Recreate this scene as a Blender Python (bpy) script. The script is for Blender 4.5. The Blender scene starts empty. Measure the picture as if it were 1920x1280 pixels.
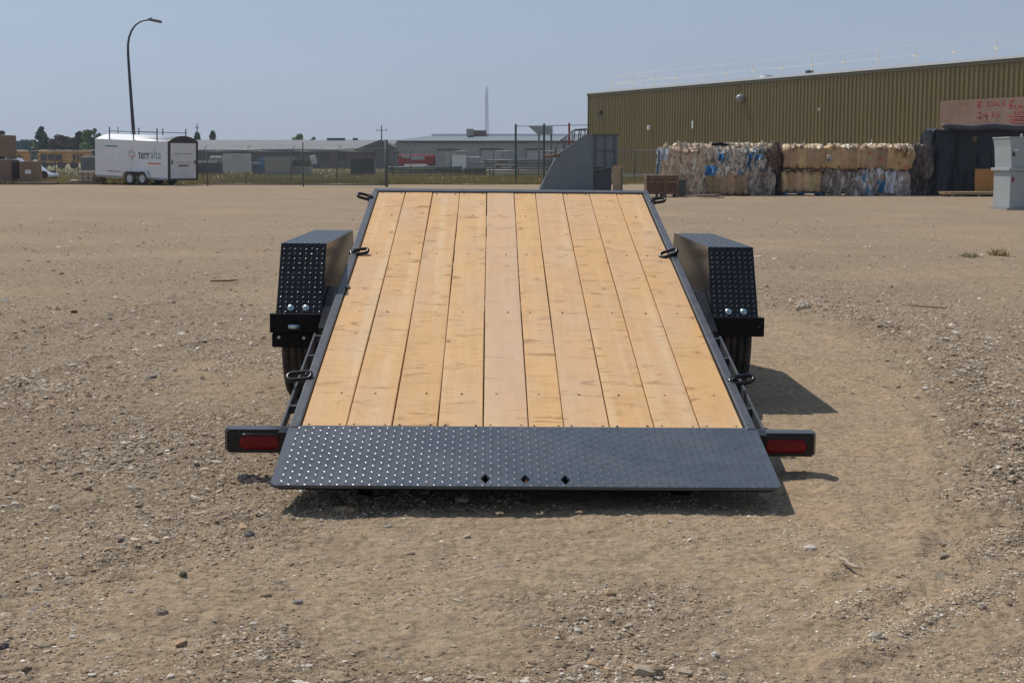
import bpy, bmesh, math, random
import numpy as np
from mathutils import Vector, Matrix, noise
from mathutils.geometry import tessellate_polygon
random.seed(7); RNG = np.random.default_rng(11)
R = math.radians
sc = bpy.context.scene
COL = sc.collection

# ------------------------------------------------------------------ camera
CAM_H, FPX, HORIZON = 1.30, 2800.0, 298.0
PIT = math.atan((640 - HORIZON) / FPX)
cd = bpy.data.cameras.new('camera'); cam = bpy.data.objects.new('camera', cd); COL.objects.link(cam)
cam.location = (0, 0, CAM_H); cam.rotation_euler = (math.pi / 2 - PIT, 0, 0)
cd.sensor_width = 36; cd.lens = FPX / 1920 * 36; cd.clip_start = 0.05; cd.clip_end = 9000
sc.camera = cam

# ------------------------------------------------------------------ world, sun, exposure
SUN_EL, SUN_AZ = R(55.5), R(-44)          # azimuth clockwise from +Y
w = bpy.data.worlds.new('World'); sc.world = w; w.use_nodes = True
nt = w.node_tree; nt.nodes.clear()
sky = nt.nodes.new('ShaderNodeTexSky'); sky.sky_type = 'NISHITA'; sky.sun_disc = False
sky.sun_elevation = SUN_EL; sky.sun_rotation = SUN_AZ
sky.altitude = 900; sky.air_density = 1.0; sky.dust_density = 0.7; sky.ozone_density = 1.0
bg = nt.nodes.new('ShaderNodeBackground'); bg.inputs[1].default_value = 0.075
out = nt.nodes.new('ShaderNodeOutputWorld')
nt.links.new(sky.outputs[0], bg.inputs[0])
# smoke haze veiling the sky, densest at the horizon, the same all the way round
bg2 = nt.nodes.new('ShaderNodeBackground'); bg2.inputs[0].default_value = (.340, .412, .535, 1)
tcw = nt.nodes.new('ShaderNodeTexCoord'); spw = nt.nodes.new('ShaderNodeSeparateXYZ'); mrw = nt.nodes.new('ShaderNodeMapRange')
mrw.inputs[1].default_value = 0; mrw.inputs[2].default_value = .7; mrw.inputs[3].default_value = .90; mrw.inputs[4].default_value = .34
mxw = nt.nodes.new('ShaderNodeMixShader')
nt.links.new(tcw.outputs['Generated'], spw.inputs[0]); nt.links.new(spw.outputs['Z'], mrw.inputs[0]); nt.links.new(mrw.outputs[0], mxw.inputs[0])
# smoke scatters forward: a little brighter towards the sun, darker away from it
dtw = nt.nodes.new('ShaderNodeVectorMath'); dtw.operation = 'DOT_PRODUCT'; dtw.inputs[1].default_value = (math.sin(SUN_AZ)*math.cos(SUN_EL), math.cos(SUN_AZ)*math.cos(SUN_EL), math.sin(SUN_EL))
stw = nt.nodes.new('ShaderNodeMapRange'); stw.inputs[1].default_value = .3; stw.inputs[2].default_value = 1.0; stw.inputs[3].default_value = .98; stw.inputs[4].default_value = 1.45
nt.links.new(tcw.outputs['Generated'], dtw.inputs[0]); nt.links.new(dtw.outputs['Value'], stw.inputs[0]); nt.links.new(stw.outputs[0], bg2.inputs[1])
nzw = nt.nodes.new('ShaderNodeTexNoise'); nzw.inputs['Scale'].default_value = 2.2; nzw.inputs['Detail'].default_value = 3; mpw = nt.nodes.new('ShaderNodeMapping'); mpw.inputs['Scale'].default_value = (1, 1, 4)
mw_ = nt.nodes.new('ShaderNodeMapRange'); mw_.inputs[1].default_value = .3; mw_.inputs[2].default_value = .7; mw_.inputs[3].default_value = .955; mw_.inputs[4].default_value = 1.045
mm_ = nt.nodes.new('ShaderNodeMath'); mm_.operation = 'MULTIPLY'
nt.links.new(tcw.outputs['Generated'], mpw.inputs[0]); nt.links.new(mpw.outputs[0], nzw.inputs['Vector']); nt.links.new(nzw.outputs[0], mw_.inputs[0]); nt.links.new(mw_.outputs[0], mm_.inputs[0]); nt.links.new(stw.outputs[0], mm_.inputs[1]); nt.links.new(mm_.outputs[0], bg2.inputs[1])
nt.links.new(bg.outputs[0], mxw.inputs[1]); nt.links.new(bg2.outputs[0], mxw.inputs[2]); nt.links.new(mxw.outputs[0], out.inputs[0])
ld = bpy.data.lights.new('sun', 'SUN'); ld.energy = 3.4; ld.angle = R(0.6); ld.color = (1.0, 0.93, 0.84)
lo = bpy.data.objects.new('sun', ld); COL.objects.link(lo)
SDIR = Vector((math.sin(SUN_AZ) * math.cos(SUN_EL), math.cos(SUN_AZ) * math.cos(SUN_EL), math.sin(SUN_EL)))
lo.rotation_euler = SDIR.to_track_quat('Z', 'Y').to_euler(); lo.location = SDIR * 60
sc.view_settings.view_transform = 'Standard'; sc.view_settings.look = 'None'
sc.view_settings.exposure = 0.0; sc.view_settings.gamma = 1.0; sc.view_settings.use_curve_mapping = False
sc.cycles.max_bounces = 6; sc.cycles.diffuse_bounces = 3; sc.cycles.glossy_bounces = 3
sc.cycles.volume_bounces = 0

# ------------------------------------------------------------------ surveying helpers: photograph bearings -> world points
cP, sP = math.cos(PIT), math.sin(PIT)
def ray(px, py):
    a, b = (px - 960) / FPX, (640 - py) / FPX
    return Vector((a, cP + b * sP, -sP + b * cP))
def at(px, py, Y):
    r = ray(px, py); t = Y / r.y
    return Vector((r.x * t, Y, CAM_H + r.z * t))
def gnd(px, py, z=0.0):
    r = ray(px, py); t = (z - CAM_H) / r.z
    return Vector((r.x * t, r.y * t, z))
def GD(py): return gnd(960, py).y
def zat(py, Y): return at(960, py, Y).z
def xat(px, Y): return at(px, 298, Y).x
def hit(px, py, p0, n):
    r = ray(px, py); o = Vector((0, 0, CAM_H)); t = (p0 - o).dot(n) / r.dot(n); return o + r * t

# ------------------------------------------------------------------ mesh helpers
class MB:
    def __init__(s): s.v = []; s.f = []; s.sm = []
    def add(s, vs, fs, smooth=False, M=None):
        o = len(s.v)
        s.v += [tuple(M @ Vector(p)) if M else tuple(p) for p in vs]
        s.f += [tuple(i + o for i in f) for f in fs]; s.sm += [smooth] * len(fs); return s
    def box(s, lo, hi, M=None):
        x0, y0, z0 = lo; x1, y1, z1 = hi
        return s.add([(x0,y0,z0),(x1,y0,z0),(x1,y1,z0),(x0,y1,z0),(x0,y0,z1),(x1,y0,z1),(x1,y1,z1),(x0,y1,z1)],
                     [(0,3,2,1),(4,5,6,7),(0,1,5,4),(1,2,6,5),(2,3,7,6),(3,0,4,7)], M=M)
    def bbox(s, lo, hi, b=.004, seg=1, M=None, smooth=False):
        bm = bmesh.new(); bmesh.ops.create_cube(bm, size=1)
        for v in bm.verts:
            v.co = Vector([lo[i] + (v.co[i] + .5) * (hi[i] - lo[i]) for i in range(3)])
        bmesh.ops.bevel(bm, geom=bm.edges[:], offset=b, segments=seg, affect='EDGES', profile=.5)
        bm.verts.index_update()
        s.add([v.co for v in bm.verts], [[v.index for v in f.verts] for f in bm.faces], smooth, M); bm.free(); return s
    def tube(s, pts, r, n=8, closed=False, M=None, smooth=True, caps=True):
        pts = [Vector(p) for p in pts]; N = len(pts); rr = r if isinstance(r, (list, tuple)) else [r] * N
        vs = []; up = None
        for i, p in enumerate(pts):
            if closed: d = pts[(i + 1) % N] - pts[i - 1]
            else: d = pts[min(i + 1, N - 1)] - pts[max(i - 1, 0)]
            d.normalize()
            if up is None: up = Vector((0, 0, 1)) if abs(d.z) < .9 else Vector((1, 0, 0))
            a = d.cross(up).normalized(); b = a.cross(d).normalized(); up = b
            for k in range(n):
                t = 2 * math.pi * k / n; vs.append(p + (a * math.cos(t) + b * math.sin(t)) * rr[i])
        fs = []
        for i in range(N if closed else N - 1):
            j = (i + 1) % N
            for k in range(n):
                l = (k + 1) % n; fs.append((i*n+k, i*n+l, j*n+l, j*n+k))
        if not closed and caps: fs += [tuple(range(n))[::-1], tuple((N-1)*n + k for k in range(n))]
        return s.add(vs, fs, smooth, M)
    def prism(s, poly, ax, a0, a1, M=None, smooth=False):
        """poly: 2-D list, extruded along axis ax from a0 to a1; other axes in cyclic order kept x<y<z"""
        n = len(poly)
        def mk(p, a):
            q = [p[0], p[1]]; q.insert(ax, a); return tuple(q)
        vs = [mk(p, a0) for p in poly] + [mk(p, a1) for p in poly]
        fs = [tuple(range(n))[::-1], tuple(range(n, 2*n))] + [(i, (i+1) % n, n+(i+1) % n, n+i) for i in range(n)]
        return s.add(vs, fs, smooth, M)
    def lathe(s, prof, n=24, M=None, smooth=True):
        """prof: (radius, x) pairs, about the X axis"""
        vs = []; m = len(prof)
        for r, x in prof:
            for k in range(n):
                t = 2*math.pi*k/n; vs.append((x, r*math.cos(t), r*math.sin(t)))
        fs = [(i*n+k, i*n+(k+1) % n, (i+1)*n+(k+1) % n, (i+1)*n+k) for i in range(m-1) for k in range(n)]
        return s.add(vs, fs, smooth, M)
    def mesh(s, name):
        me = bpy.data.meshes.new(name); me.from_pydata([tuple(p) for p in s.v], [], s.f)
        me.polygons.foreach_set('use_smooth', s.sm); me.update()
        bm = bmesh.new(); bm.from_mesh(me); bmesh.ops.recalc_face_normals(bm, faces=bm.faces[:]); bm.to_mesh(me); bm.free()
        return me
    def build(s, name, mat, parent=None, M=None, kind=None):
        return link(name, s.mesh(name), mat, parent, M, kind)
def link(name, me, mat, parent=None, M=None, kind=None):
    o = bpy.data.objects.new(name, me); COL.objects.link(o)
    if mat is not None and not me.materials:
        for m in (mat if isinstance(mat, (list, tuple)) else [mat]): me.materials.append(m)
    if parent: o.parent = parent
    if M is not None: o.matrix_local = M
    if kind: o['kind'] = kind
    return o
def tag(o, label, cat, group=None):
    o['label'] = label; o['category'] = cat
    if group: o['group'] = group
    return o
def empty(name, loc, label, cat, group=None, rz=0):
    o = bpy.data.objects.new(name, None); COL.objects.link(o); o.location = loc; o.rotation_euler = (0, 0, rz)
    o.empty_display_size = .2
    return tag(o, label, cat, group)
def inv(root): return Matrix.Translation(-Vector(root.location))
def fastmesh(name, V, F, mat, smooth=False, attr=None, parent=None, kind=None):
    """V (n,3) float, F (m,k) int numpy arrays"""
    me = bpy.data.meshes.new(name); n, (m, k) = len(V), F.shape
    me.vertices.add(n); me.vertices.foreach_set('co', np.ascontiguousarray(V, np.float32).ravel())
    me.loops.add(m*k); me.loops.foreach_set('vertex_index', np.ascontiguousarray(F, np.int32).ravel())
    me.polygons.add(m); me.polygons.foreach_set('loop_start', np.arange(0, m*k, k, dtype=np.int32))
    me.polygons.foreach_set('use_smooth', np.full(m, smooth))
    me.update(calc_edges=True)
    for an, av in (attr or {}).items():
        av = np.asarray(av, np.float32)
        if av.ndim == 1:
            a = me.attributes.new(an, 'FLOAT', 'POINT'); a.data.foreach_set('value', av)
        else:
            a = me.attributes.new(an, 'FLOAT_COLOR', 'POINT')
            a.data.foreach_set('color', np.hstack([av, np.ones((n, 1), np.float32)]).astype(np.float32).ravel())
    o = bpy.data.objects.new(name, me); COL.objects.link(o); me.materials.append(mat)
    if parent: o.parent = parent
    if kind: o['kind'] = kind
    return o

# ------------------------------------------------------------------ materials
def srgb(r, g, b):
    f = lambda c: (c/255/12.92) if c/255 <= .04045 else ((c/255+.055)/1.055)**2.4
    return (f(r), f(g), f(b))
def mat(name, c, rough=.6, metal=0, spec=.5, var=.12, scale=8, bump=0, bscale=60, dirt=None, dirt_amt=.3, attr=None, coat=0, trans=0, objrand=0):
    m = bpy.data.materials.new(name); m.use_nodes = True; t = m.node_tree; N, L = t.nodes, t.links
    b = N['Principled BSDF']; b.inputs['Roughness'].default_value = rough; b.inputs['Metallic'].default_value = metal
    b.inputs['Specular IOR Level'].default_value = spec; b.inputs['Coat Weight'].default_value = coat
    b.inputs['Transmission Weight'].default_value = trans
    tc = N.new('ShaderNodeTexCoord'); nz = N.new('ShaderNodeTexNoise'); nz.inputs['Scale'].default_value = scale
    nz.inputs['Detail'].default_value = 6; nz.inputs['Roughness'].default_value = .65
    L.new(tc.outputs['Object'], nz.inputs['Vector'])
    mr = N.new('ShaderNodeMapRange'); mr.inputs[1].default_value = .3; mr.inputs[2].default_value = .7
    mr.inputs[3].default_value = 1 - var; mr.inputs[4].default_value = 1 + var; L.new(nz.outputs[0], mr.inputs[0])
    vm = N.new('ShaderNodeVectorMath'); vm.operation = 'SCALE'
    if attr:
        at_ = N.new('ShaderNodeAttribute'); at_.attribute_name = attr; L.new(at_.outputs['Color'], vm.inputs[0])
    else: vm.inputs[0].default_value = c
    L.new(mr.outputs[0], vm.inputs['Scale']); last = vm.outputs[0]
    if objrand:
        oi = N.new('ShaderNodeObjectInfo'); m2 = N.new('ShaderNodeMapRange'); m2.inputs[3].default_value = 1-objrand; m2.inputs[4].default_value = 1+objrand
        v2 = N.new('ShaderNodeVectorMath'); v2.operation = 'SCALE'; L.new(oi.outputs['Random'], m2.inputs[0]); L.new(m2.outputs[0], v2.inputs['Scale']); L.new(last, v2.inputs[0]); last = v2.outputs[0]
    if dirt:
        n2 = N.new('ShaderNodeTexNoise'); n2.inputs['Scale'].default_value = scale*.37; n2.inputs['Detail'].default_value = 8; n2.inputs['Roughness'].default_value = .7
        L.new(tc.outputs['Object'], n2.inputs['Vector'])
        r2 = N.new('ShaderNodeMapRange'); r2.inputs[1].default_value = .42; r2.inputs[2].default_value = .72; r2.inputs[4].default_value = dirt_amt
        L.new(n2.outputs[0], r2.inputs[0]); mx = N.new('ShaderNodeMix'); mx.data_type = 'RGBA'
        L.new(r2.outputs[0], mx.inputs[0]); L.new(last, mx.inputs[6]); mx.inputs[7].default_value = (*dirt, 1); last = mx.outputs[2]
    L.new(last, b.inputs['Base Color'])
    if bump:
        n3 = N.new('ShaderNodeTexNoise'); n3.inputs['Scale'].default_value = bscale; n3.inputs['Detail'].default_value = 5
        L.new(tc.outputs['Object'], n3.inputs['Vector']); bp = N.new('ShaderNodeBump'); bp.inputs['Strength'].default_value = 1
        bp.inputs['Distance'].default_value = bump; L.new(n3.outputs[0], bp.inputs['Height']); L.new(bp.outputs[0], b.inputs['Normal'])
    return m
DUST = (.25, .20, .15)
M_black = mat('black_paint', (.008, .009, .011), .26, spec=.38, var=.25, scale=20, dirt=DUST, dirt_amt=.05)
M_lug = mat('worn_tread_lugs', (.03, .035, .04), .20, spec=.7, var=.3, scale=40)
M_rail = mat('dusty_rail_paint', (.055, .062, .075), .42, var=.25, scale=30, dirt=(.20,.19,.18), dirt_amt=.30, bump=.0006, bscale=90)
M_plate = mat('dusty_sky_sheen_treadplate', (.052, .066, .086), .36, var=.25, scale=9, dirt=(.15,.155,.16), dirt_amt=.45)  # black plate: blue-grey sky sheen painted into the base colour, plus dust
M_under = mat('underframe_black', (.004, .004, .005), .6, spec=.18, var=.2)
M_zinc = mat('zinc_bolt', (.50, .62, .66), .3, metal=.8, var=.1)
M_rubber = mat('tyre_rubber', (.022, .021, .020), .75, var=.3, scale=25, dirt=DUST, dirt_amt=.35)
M_rim = mat('rim_silver', (.55, .56, .58), .35, metal=.5, var=.1)
M_lens = mat('red_lens', (.19, .002, .004), .30, spec=.25, var=.3, scale=60, coat=.1)
M_screw = mat('screw_head', (.05, .025, .012), .6)
M_rust = mat('rusty_steel', (.10, .035, .015), .8, var=.4)
M_white = mat('white_paint', (.76, .79, .82), .4, var=.05, scale=2, dirt=(.40,.38,.34), dirt_amt=.25)
M_whiter = mat('white_roof_skin', (.78, .80, .82), .45, var=.04, scale=2)
M_darktrim = mat('dark_trim', (.035, .03, .032), .5)
M_grey = mat('grey_steel_paint', (.165, .205, .235), .55, var=.12, scale=3, dirt=(.10,.09,.08), dirt_amt=.3)
M_greyd = mat('dark_and_shade_grey_steel', (.085, .095, .11), .6, var=.15, scale=3)
M_galv = mat('galvanised_steel', (.28, .30, .32), .5, metal=.35, var=.1)
M_galvd = mat('weathered_galvanised', (.10, .105, .11), .6, var=.1)
M_chain = mat('chain_link_wire', (.22, .225, .23), .6, var=.1)
M_lamp = mat('dark_lamp_pole', (.035, .035, .05), .5)
M_ply = mat('raw_plywood', (.42, .30, .18), .7, var=.15, scale=6)
M_plyo = mat('orange_plywood', (.42, .20, .055), .7, var=.15, scale=6)
M_crate = mat('brown_crate_wood', (.16, .085, .048), .8, var=.35, scale=5, objrand=.3)
M_pallet = mat('pallet_wood', (.24, .17, .11), .8, var=.3, scale=5, objrand=.25)
M_palblue = mat('blue_pallet', (.02, .10, .20), .7)
M_card = mat('cardboard', (.52, .365, .20), .85, attr='tint', var=.22, scale=5, bump=.01, bscale=9, objrand=.15, dirt=(.33,.21,.12), dirt_amt=.6)
M_carton = mat('brown_carton', (.22, .15, .10), .8, var=.12, scale=2)
M_strap = mat('baling_wire', (.05, .035, .025), .6)
M_flake = mat('waste_film', (1, 1, 1), .55, attr='tint', var=.1, scale=5)
M_tarp = mat('black_tarpaulin', (.007, .009, .014), .38, spec=.4, var=.3, scale=3, bump=.08, bscale=4)
M_red = mat('red_paint', (.26, .02, .02), .6)
M_redink = mat('red_marker', (.30, .02, .03), .8, var=.3, scale=20)
M_glass = mat('dark_window_glass', (.015, .018, .022), .1)
M_yellow = mat('school_bus_yellow', (.55, .27, .03), .5, var=.05)
M_concrete = mat('concrete', (.30, .29, .27), .85, var=.15)
M_roofA = mat('grey_shingle_roof', (.20, .205, .22), .85, var=.15, scale=1.5)
M_wallA = mat('dull_green_siding', (.12, .14, .14), .8, var=.15, scale=.8)
M_wallB = mat('pale_grey_metal_wall', (.32, .335, .36), .6, var=.06, scale=.5)
M_doorB = mat('pale_roller_door', (.42, .44, .46), .6)
M_teal = mat('teal_print', (.02, .20, .32), .5)
M_orange = mat('orange_print', (.60, .19, .09), .5)
M_navy = mat('navy_print', (.02, .05, .10), .5)
M_slate = mat('slate_print', (.10, .22, .30), .5)
M_greyprint = mat('grey_print', (.25, .24, .25), .6)
M_brownprint = mat('brown_print', (.25, .12, .09), .6)
M_blue = mat('blue_plastic', (.03, .16, .36), .5)
M_dgreen = mat('dark_green_paint', (.012, .035, .03), .5)
M_olivem = mat('olive_machine_paint', (.10, .11, .06), .6)
M_yrail = mat('faded_yellow_rail', (.80, .72, .52), .6)
M_bark = mat('tree_bark', (.07, .05, .035), .9)
M_leaf = mat('foliage', (.05, .08, .03), .6, attr='tint', var=.2, scale=.5)

def wood_mat():
    m = bpy.data.materials.new('fir_deck_board'); m.use_nodes = True; t = m.node_tree; N, L = t.nodes, t.links
    b = N['Principled BSDF']; b.inputs['Roughness'].default_value = .62; b.inputs['Specular IOR Level'].default_value = .35
    tc = N.new('ShaderNodeTexCoord'); oi = N.new('ShaderNodeObjectInfo')
    off = N.new('ShaderNodeVectorMath'); off.operation = 'SCALE'; off.inputs[0].default_value = (13.1, 37.7, 5.3); L.new(oi.outputs['Random'], off.inputs['Scale'])
    ad = N.new('ShaderNodeVectorMath'); L.new(tc.outputs['Object'], ad.inputs[0]); L.new(off.outputs[0], ad.inputs[1])
    def nz(sx, sy, sz, det=4, rough=.55, dist=0):
        mp = N.new('ShaderNodeMapping'); mp.inputs['Scale'].default_value = (sx, sy, sz); L.new(ad.outputs[0], mp.inputs[0])
        n = N.new('ShaderNodeTexNoise'); n.inputs['Scale'].default_value = 1; n.inputs['Detail'].default_value = det
        n.inputs['Roughness'].default_value = rough; n.inputs['Distortion'].default_value = dist; L.new(mp.outputs[0], n.inputs['Vector']); return n.outputs[0]
    def rng(s, a, b_, c=0, d=1):
        r = N.new('ShaderNodeMapRange'); r.inputs[1].default_value = a; r.inputs[2].default_value = b_; r.inputs[3].default_value = c; r.inputs[4].default_value = d; L.new(s, r.inputs[0]); return r.outputs[0]
    def mix(f, a, b_):
        x = N.new('ShaderNodeMix'); x.data_type = 'RGBA'; L.new(f, x.inputs[0])
        for i, q in ((6, a), (7, b_)):
            if isinstance(q, tuple): x.inputs[i].default_value = (*q, 1)
            else: L.new(q, x.inputs[i])
        return x.outputs[2]
    light, mid, dark = (.76, .465, .20), (.66, .375, .145), (.42, .22, .085)
    c = mix(rng(oi.outputs['Random'], 0, 1, .1, .75), light, mid)
    c = mix(rng(nz(5, .35, 1, 2), .35, .7), c, (.68, .41, .185))             # wide heart/sapwood bands
    pale = N.new('ShaderNodeMath'); pale.operation = 'MULTIPLY'; L.new(rng(nz(9, .22, 1, 1), .57, .66), pale.inputs[0]); pale.inputs[1].default_value = .55
    c = mix(pale.outputs[0], c, (.76, .55, .30))
    # growth rings: distorted cathedral bands
    mp = N.new('ShaderNodeMapping'); mp.inputs['Scale'].default_value = (26, 1.1, 4); L.new(ad.outputs[0], mp.inputs[0])
    wv = N.new('ShaderNodeTexWave'); wv.wave_type = 'BANDS'; wv.bands_direction = 'X'; wv.inputs['Scale'].default_value = 1.1; wv.inputs['Distortion'].default_value = 7
    wv.inputs['Detail'].default_value = 3; wv.inputs['Detail Scale'].default_value = .6; L.new(mp.outputs[0], wv.inputs['Vector'])
    c = mix(rng(wv.outputs['Fac'], .45, 1, 0, .12), c, dark)
    c = mix(rng(nz(160, 4, 3, 3), .5, .8, 0, .22), c, (.44, .25, .105))       # fine grain
    # short cross smears of planer burn
    c = mix(rng(nz(5.5, 15, 3, 4, .6, .7), .585, .67, 0, .90), c, (.36, .185, .06))
    c = mix(rng(nz(5, 4, 3, 4, .6, .6), .52, .66, 0, .40), c, (.53, .31, .12))
    c = mix(rng(nz(5, 46, 3, 4, .6, .6), .57, .68, 0, .40), c, (.30, .17, .07))
    # small knots
    vo = N.new('ShaderNodeTexVoronoi'); vo.feature = 'F1'; mp2 = N.new('ShaderNodeMapping'); mp2.inputs['Scale'].default_value = (6, 4, 2)
    L.new(ad.outputs[0], mp2.inputs[0]); L.new(mp2.outputs[0], vo.inputs['Vector']); vo.inputs['Scale'].default_value = 1
    c = mix(rng(vo.outputs['Distance'], .05, .09, .8, 0), c, (.15, .07, .03))
    c = mix(rng(vo.outputs['Distance'], .08, .26, .3, 0), c, (.38, .20, .08))
    # dusty, slightly greyed patches
    c = mix(rng(nz(3.1, .9, 1, 5), .45, .70, 0, .50), c, (.56, .43, .31))
    oi2 = N.new('ShaderNodeMath'); oi2.operation = 'FRACT'; mu = N.new('ShaderNodeMath'); mu.operation = 'MULTIPLY'; mu.inputs[1].default_value = 7.31; L.new(oi.outputs['Random'], mu.inputs[0]); L.new(mu.outputs[0], oi2.inputs[0])
    c = mix(rng(oi2.outputs[0], .55, .9, 0, .6), c, (.60, .43, .31))
    c = mix(rng(nz(30, 1.2, 2, 4), .45, .8, 0, .30), c, (.47, .28, .13))
    L.new(c, b.inputs['Base Color'])
    bp = N.new('ShaderNodeBump'); bp.inputs['Distance'].default_value = .0012; bp.inputs['Strength'].default_value = .7
    L.new(nz(140, 4, 4, 3), bp.inputs['Height']); L.new(bp.outputs[0], b.inputs['Normal'])
    return m
M_wood = wood_mat()

def ground_mat():
    m = bpy.data.materials.new('gravel_dirt'); m.use_nodes = True; t = m.node_tree; N, L = t.nodes, t.links
    b = N['Principled BSDF']; b.inputs['Roughness'].default_value = .93; b.inputs['Specular IOR Level'].default_value = .2
    tc = N.new('ShaderNodeTexCoord'); P = tc.outputs['Object']
    al = N.new('ShaderNodeAttribute'); al.attribute_name = 'loose'; LO = al.outputs['Fac']
    def nz(s, det=5, rough=.6):
        n = N.new('ShaderNodeTexNoise'); n.inputs['Scale'].default_value = s; n.inputs['Detail'].default_value = det; n.inputs['Roughness'].default_value = rough
        L.new(P, n.inputs['Vector']); return n.outputs[0]
    def rng(s, a, b_, c=0, d=1):
        r = N.new('ShaderNodeMapRange'); r.inputs[1].default_value = a; r.inputs[2].default_value = b_; r.inputs[3].default_value = c; r.inputs[4].default_value = d; L.new(s, r.inputs[0]); return r.outputs[0]
    def mix(f, a, b_, mode='MIX'):
        x = N.new('ShaderNodeMix'); x.data_type = 'RGBA'; x.blend_type = mode
        if isinstance(f, float): x.inputs[0].default_value = f
        else: L.new(f, x.inputs[0])
        for i, q in ((6, a), (7, b_)):
            if isinstance(q, tuple): x.inputs[i].default_value = (*q, 1)
            else: L.new(q, x.inputs[i])
        return x.outputs[2]
    c = mix(LO, (.465, .350, .220), (.305, .238, .162))
    c = mix(rng(nz(.8, 4, .6), .5, .62, 0, .5), c, (.385, .268, .185))
    c = mix(rng(nz(.35, 6), .38, .66), c, (.335, .262, .182))
    c = mix(rng(nz(1.7, 6, .7), .46, .70, 0, .6), c, (.40, .325, .225))
    c = mix(rng(nz(.9, 5, .7), .52, .72, 0, .55), c, (.255, .205, .15))
    c = mix(rng(nz(9, 5, .7), .5, .8, 0, .45), c, (.24, .19, .14))
    c = mix(rng(nz(26, 6, .8), .505, .575, 0, .62), c, (.165, .125, .083))
    c = mix(rng(nz(31, 6, .8), .55, .62, 0, .60), c, (.56, .46, .33))
    c = mix(rng(nz(5.5, 8, .85), .51, .58, 0, .55), c, (.20, .155, .105))
    c = mix(rng(nz(7.5, 8, .85), .55, .62, 0, .45), c, (.50, .41, .295))
    vo = N.new('ShaderNodeTexVoronoi'); vo.inputs['Scale'].default_value = 34; vo.inputs['Randomness'].default_value = 1; L.new(P, vo.inputs['Vector'])
    sep = N.new('ShaderNodeSeparateColor'); L.new(vo.outputs['Color'], sep.inputs[0])
    peb = mix(sep.outputs[0], (.20, .16, .12), (.47, .39, .29))
    amt = N.new('ShaderNodeMath'); amt.operation = 'MULTIPLY'; L.new(rng(LO, 0, 1, .30, .60), amt.inputs[0]); L.new(rng(sep.outputs[1], .4, .7), amt.inputs[1])
    c = mix(amt.outputs[0], c, peb)
    vo2 = N.new('ShaderNodeTexVoronoi'); vo2.inputs['Scale'].default_value = 11; L.new(P, vo2.inputs['Vector'])
    s2 = N.new('ShaderNodeSeparateColor'); L.new(vo2.outputs['Color'], s2.inputs[0])
    dd = N.new('ShaderNodeMath'); dd.operation = 'MULTIPLY'; L.new(rng(vo2.outputs['Distance'], .15, .3, 1, 0), dd.inputs[0]); L.new(rng(s2.outputs[1], .55, .6, 0, .7), dd.inputs[1])
    c = mix(dd.outputs[0], c, mix(s2.outputs[0], (.17, .135, .10), (.50, .43, .34)))
    hs_ = N.new('ShaderNodeVectorMath'); hs_.operation = 'MULTIPLY'; hs_.inputs[1].default_value = (.985, .95, .91); L.new(c, hs_.inputs[0]); c = hs_.outputs[0]
    L.new(c, b.inputs['Base Color'])
    h = N.new('ShaderNodeMath'); h.operation = 'MULTIPLY_ADD'; L.new(nz(75, 5, .7), h.inputs[0]); h.inputs[1].default_value = .9
    L.new(rng(vo.outputs['Distance'], 0, .6, 1, 0), h.inputs[2])
    bp = N.new('ShaderNodeBump'); bp.inputs['Strength'].default_value = .9; L.new(rng(LO, 0, 1, .004, .013), bp.inputs['Distance'])
    L.new(h.outputs[0], bp.inputs['Height'])
    bp2 = N.new('ShaderNodeBump'); bp2.inputs['Strength'].default_value = .8; bp2.inputs['Distance'].default_value = .03
    L.new(nz(14, 5, .7), bp2.inputs['Height']); L.new(bp.outputs[0], bp2.inputs['Normal']); L.new(bp2.outputs[0], b.inputs['Normal'])
    return m
M_ground = ground_mat()
M_stone = mat('gravel_stone', (1, 1, 1), .9, spec=.2, attr='tint', var=.15, scale=60, bump=.001, bscale=200)
M_grassg = mat('dry_grass_ground', (.26, .22, .095), .9, var=.35, scale=.6, dirt=(.22,.17,.10), dirt_amt=.6)
M_blade = mat('grass_blades', (1, 1, 1), .7, attr='tint', var=.1)
M_olive = mat('olive_metal_cladding', (.185, .140, .042), .5, var=.10, scale=1.2, dirt=(.15,.12,.06), dirt_amt=.35, objrand=.05)

# ------------------------------------------------------------------ ground
def vn(x, y, seed=0):
    xi = np.floor(x).astype(np.int64); yi = np.floor(y).astype(np.int64); fx = x - xi; fy = y - yi
    def h(a, b):
        n = (a * 374761393 + b * 668265263 + seed * 1274126177) & 0xffffffff
        n = ((n ^ (n >> 13)) * 1274126177) & 0xffffffff
        return ((n ^ (n >> 16)) & 0xffff) / 65535.0
    u = fx*fx*(3-2*fx); v = fy*fy*(3-2*fy)
    return (h(xi, yi)*(1-u) + h(xi+1, yi)*u)*(1-v) + (h(xi, yi+1)*(1-u) + h(xi+1, yi+1)*u)*v - .5
def fbm(x, y, s, o, seed=0, g=.5):
    r = 0; a = 1; c, q = math.cos(.6), math.sin(.6)
    for i in range(o):
        r = r + a*vn(x*s, y*s, seed+i); x, y = c*x-q*y+3.1, q*x+c*y+7.7; s *= 2.03; a *= g
    return r
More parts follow.
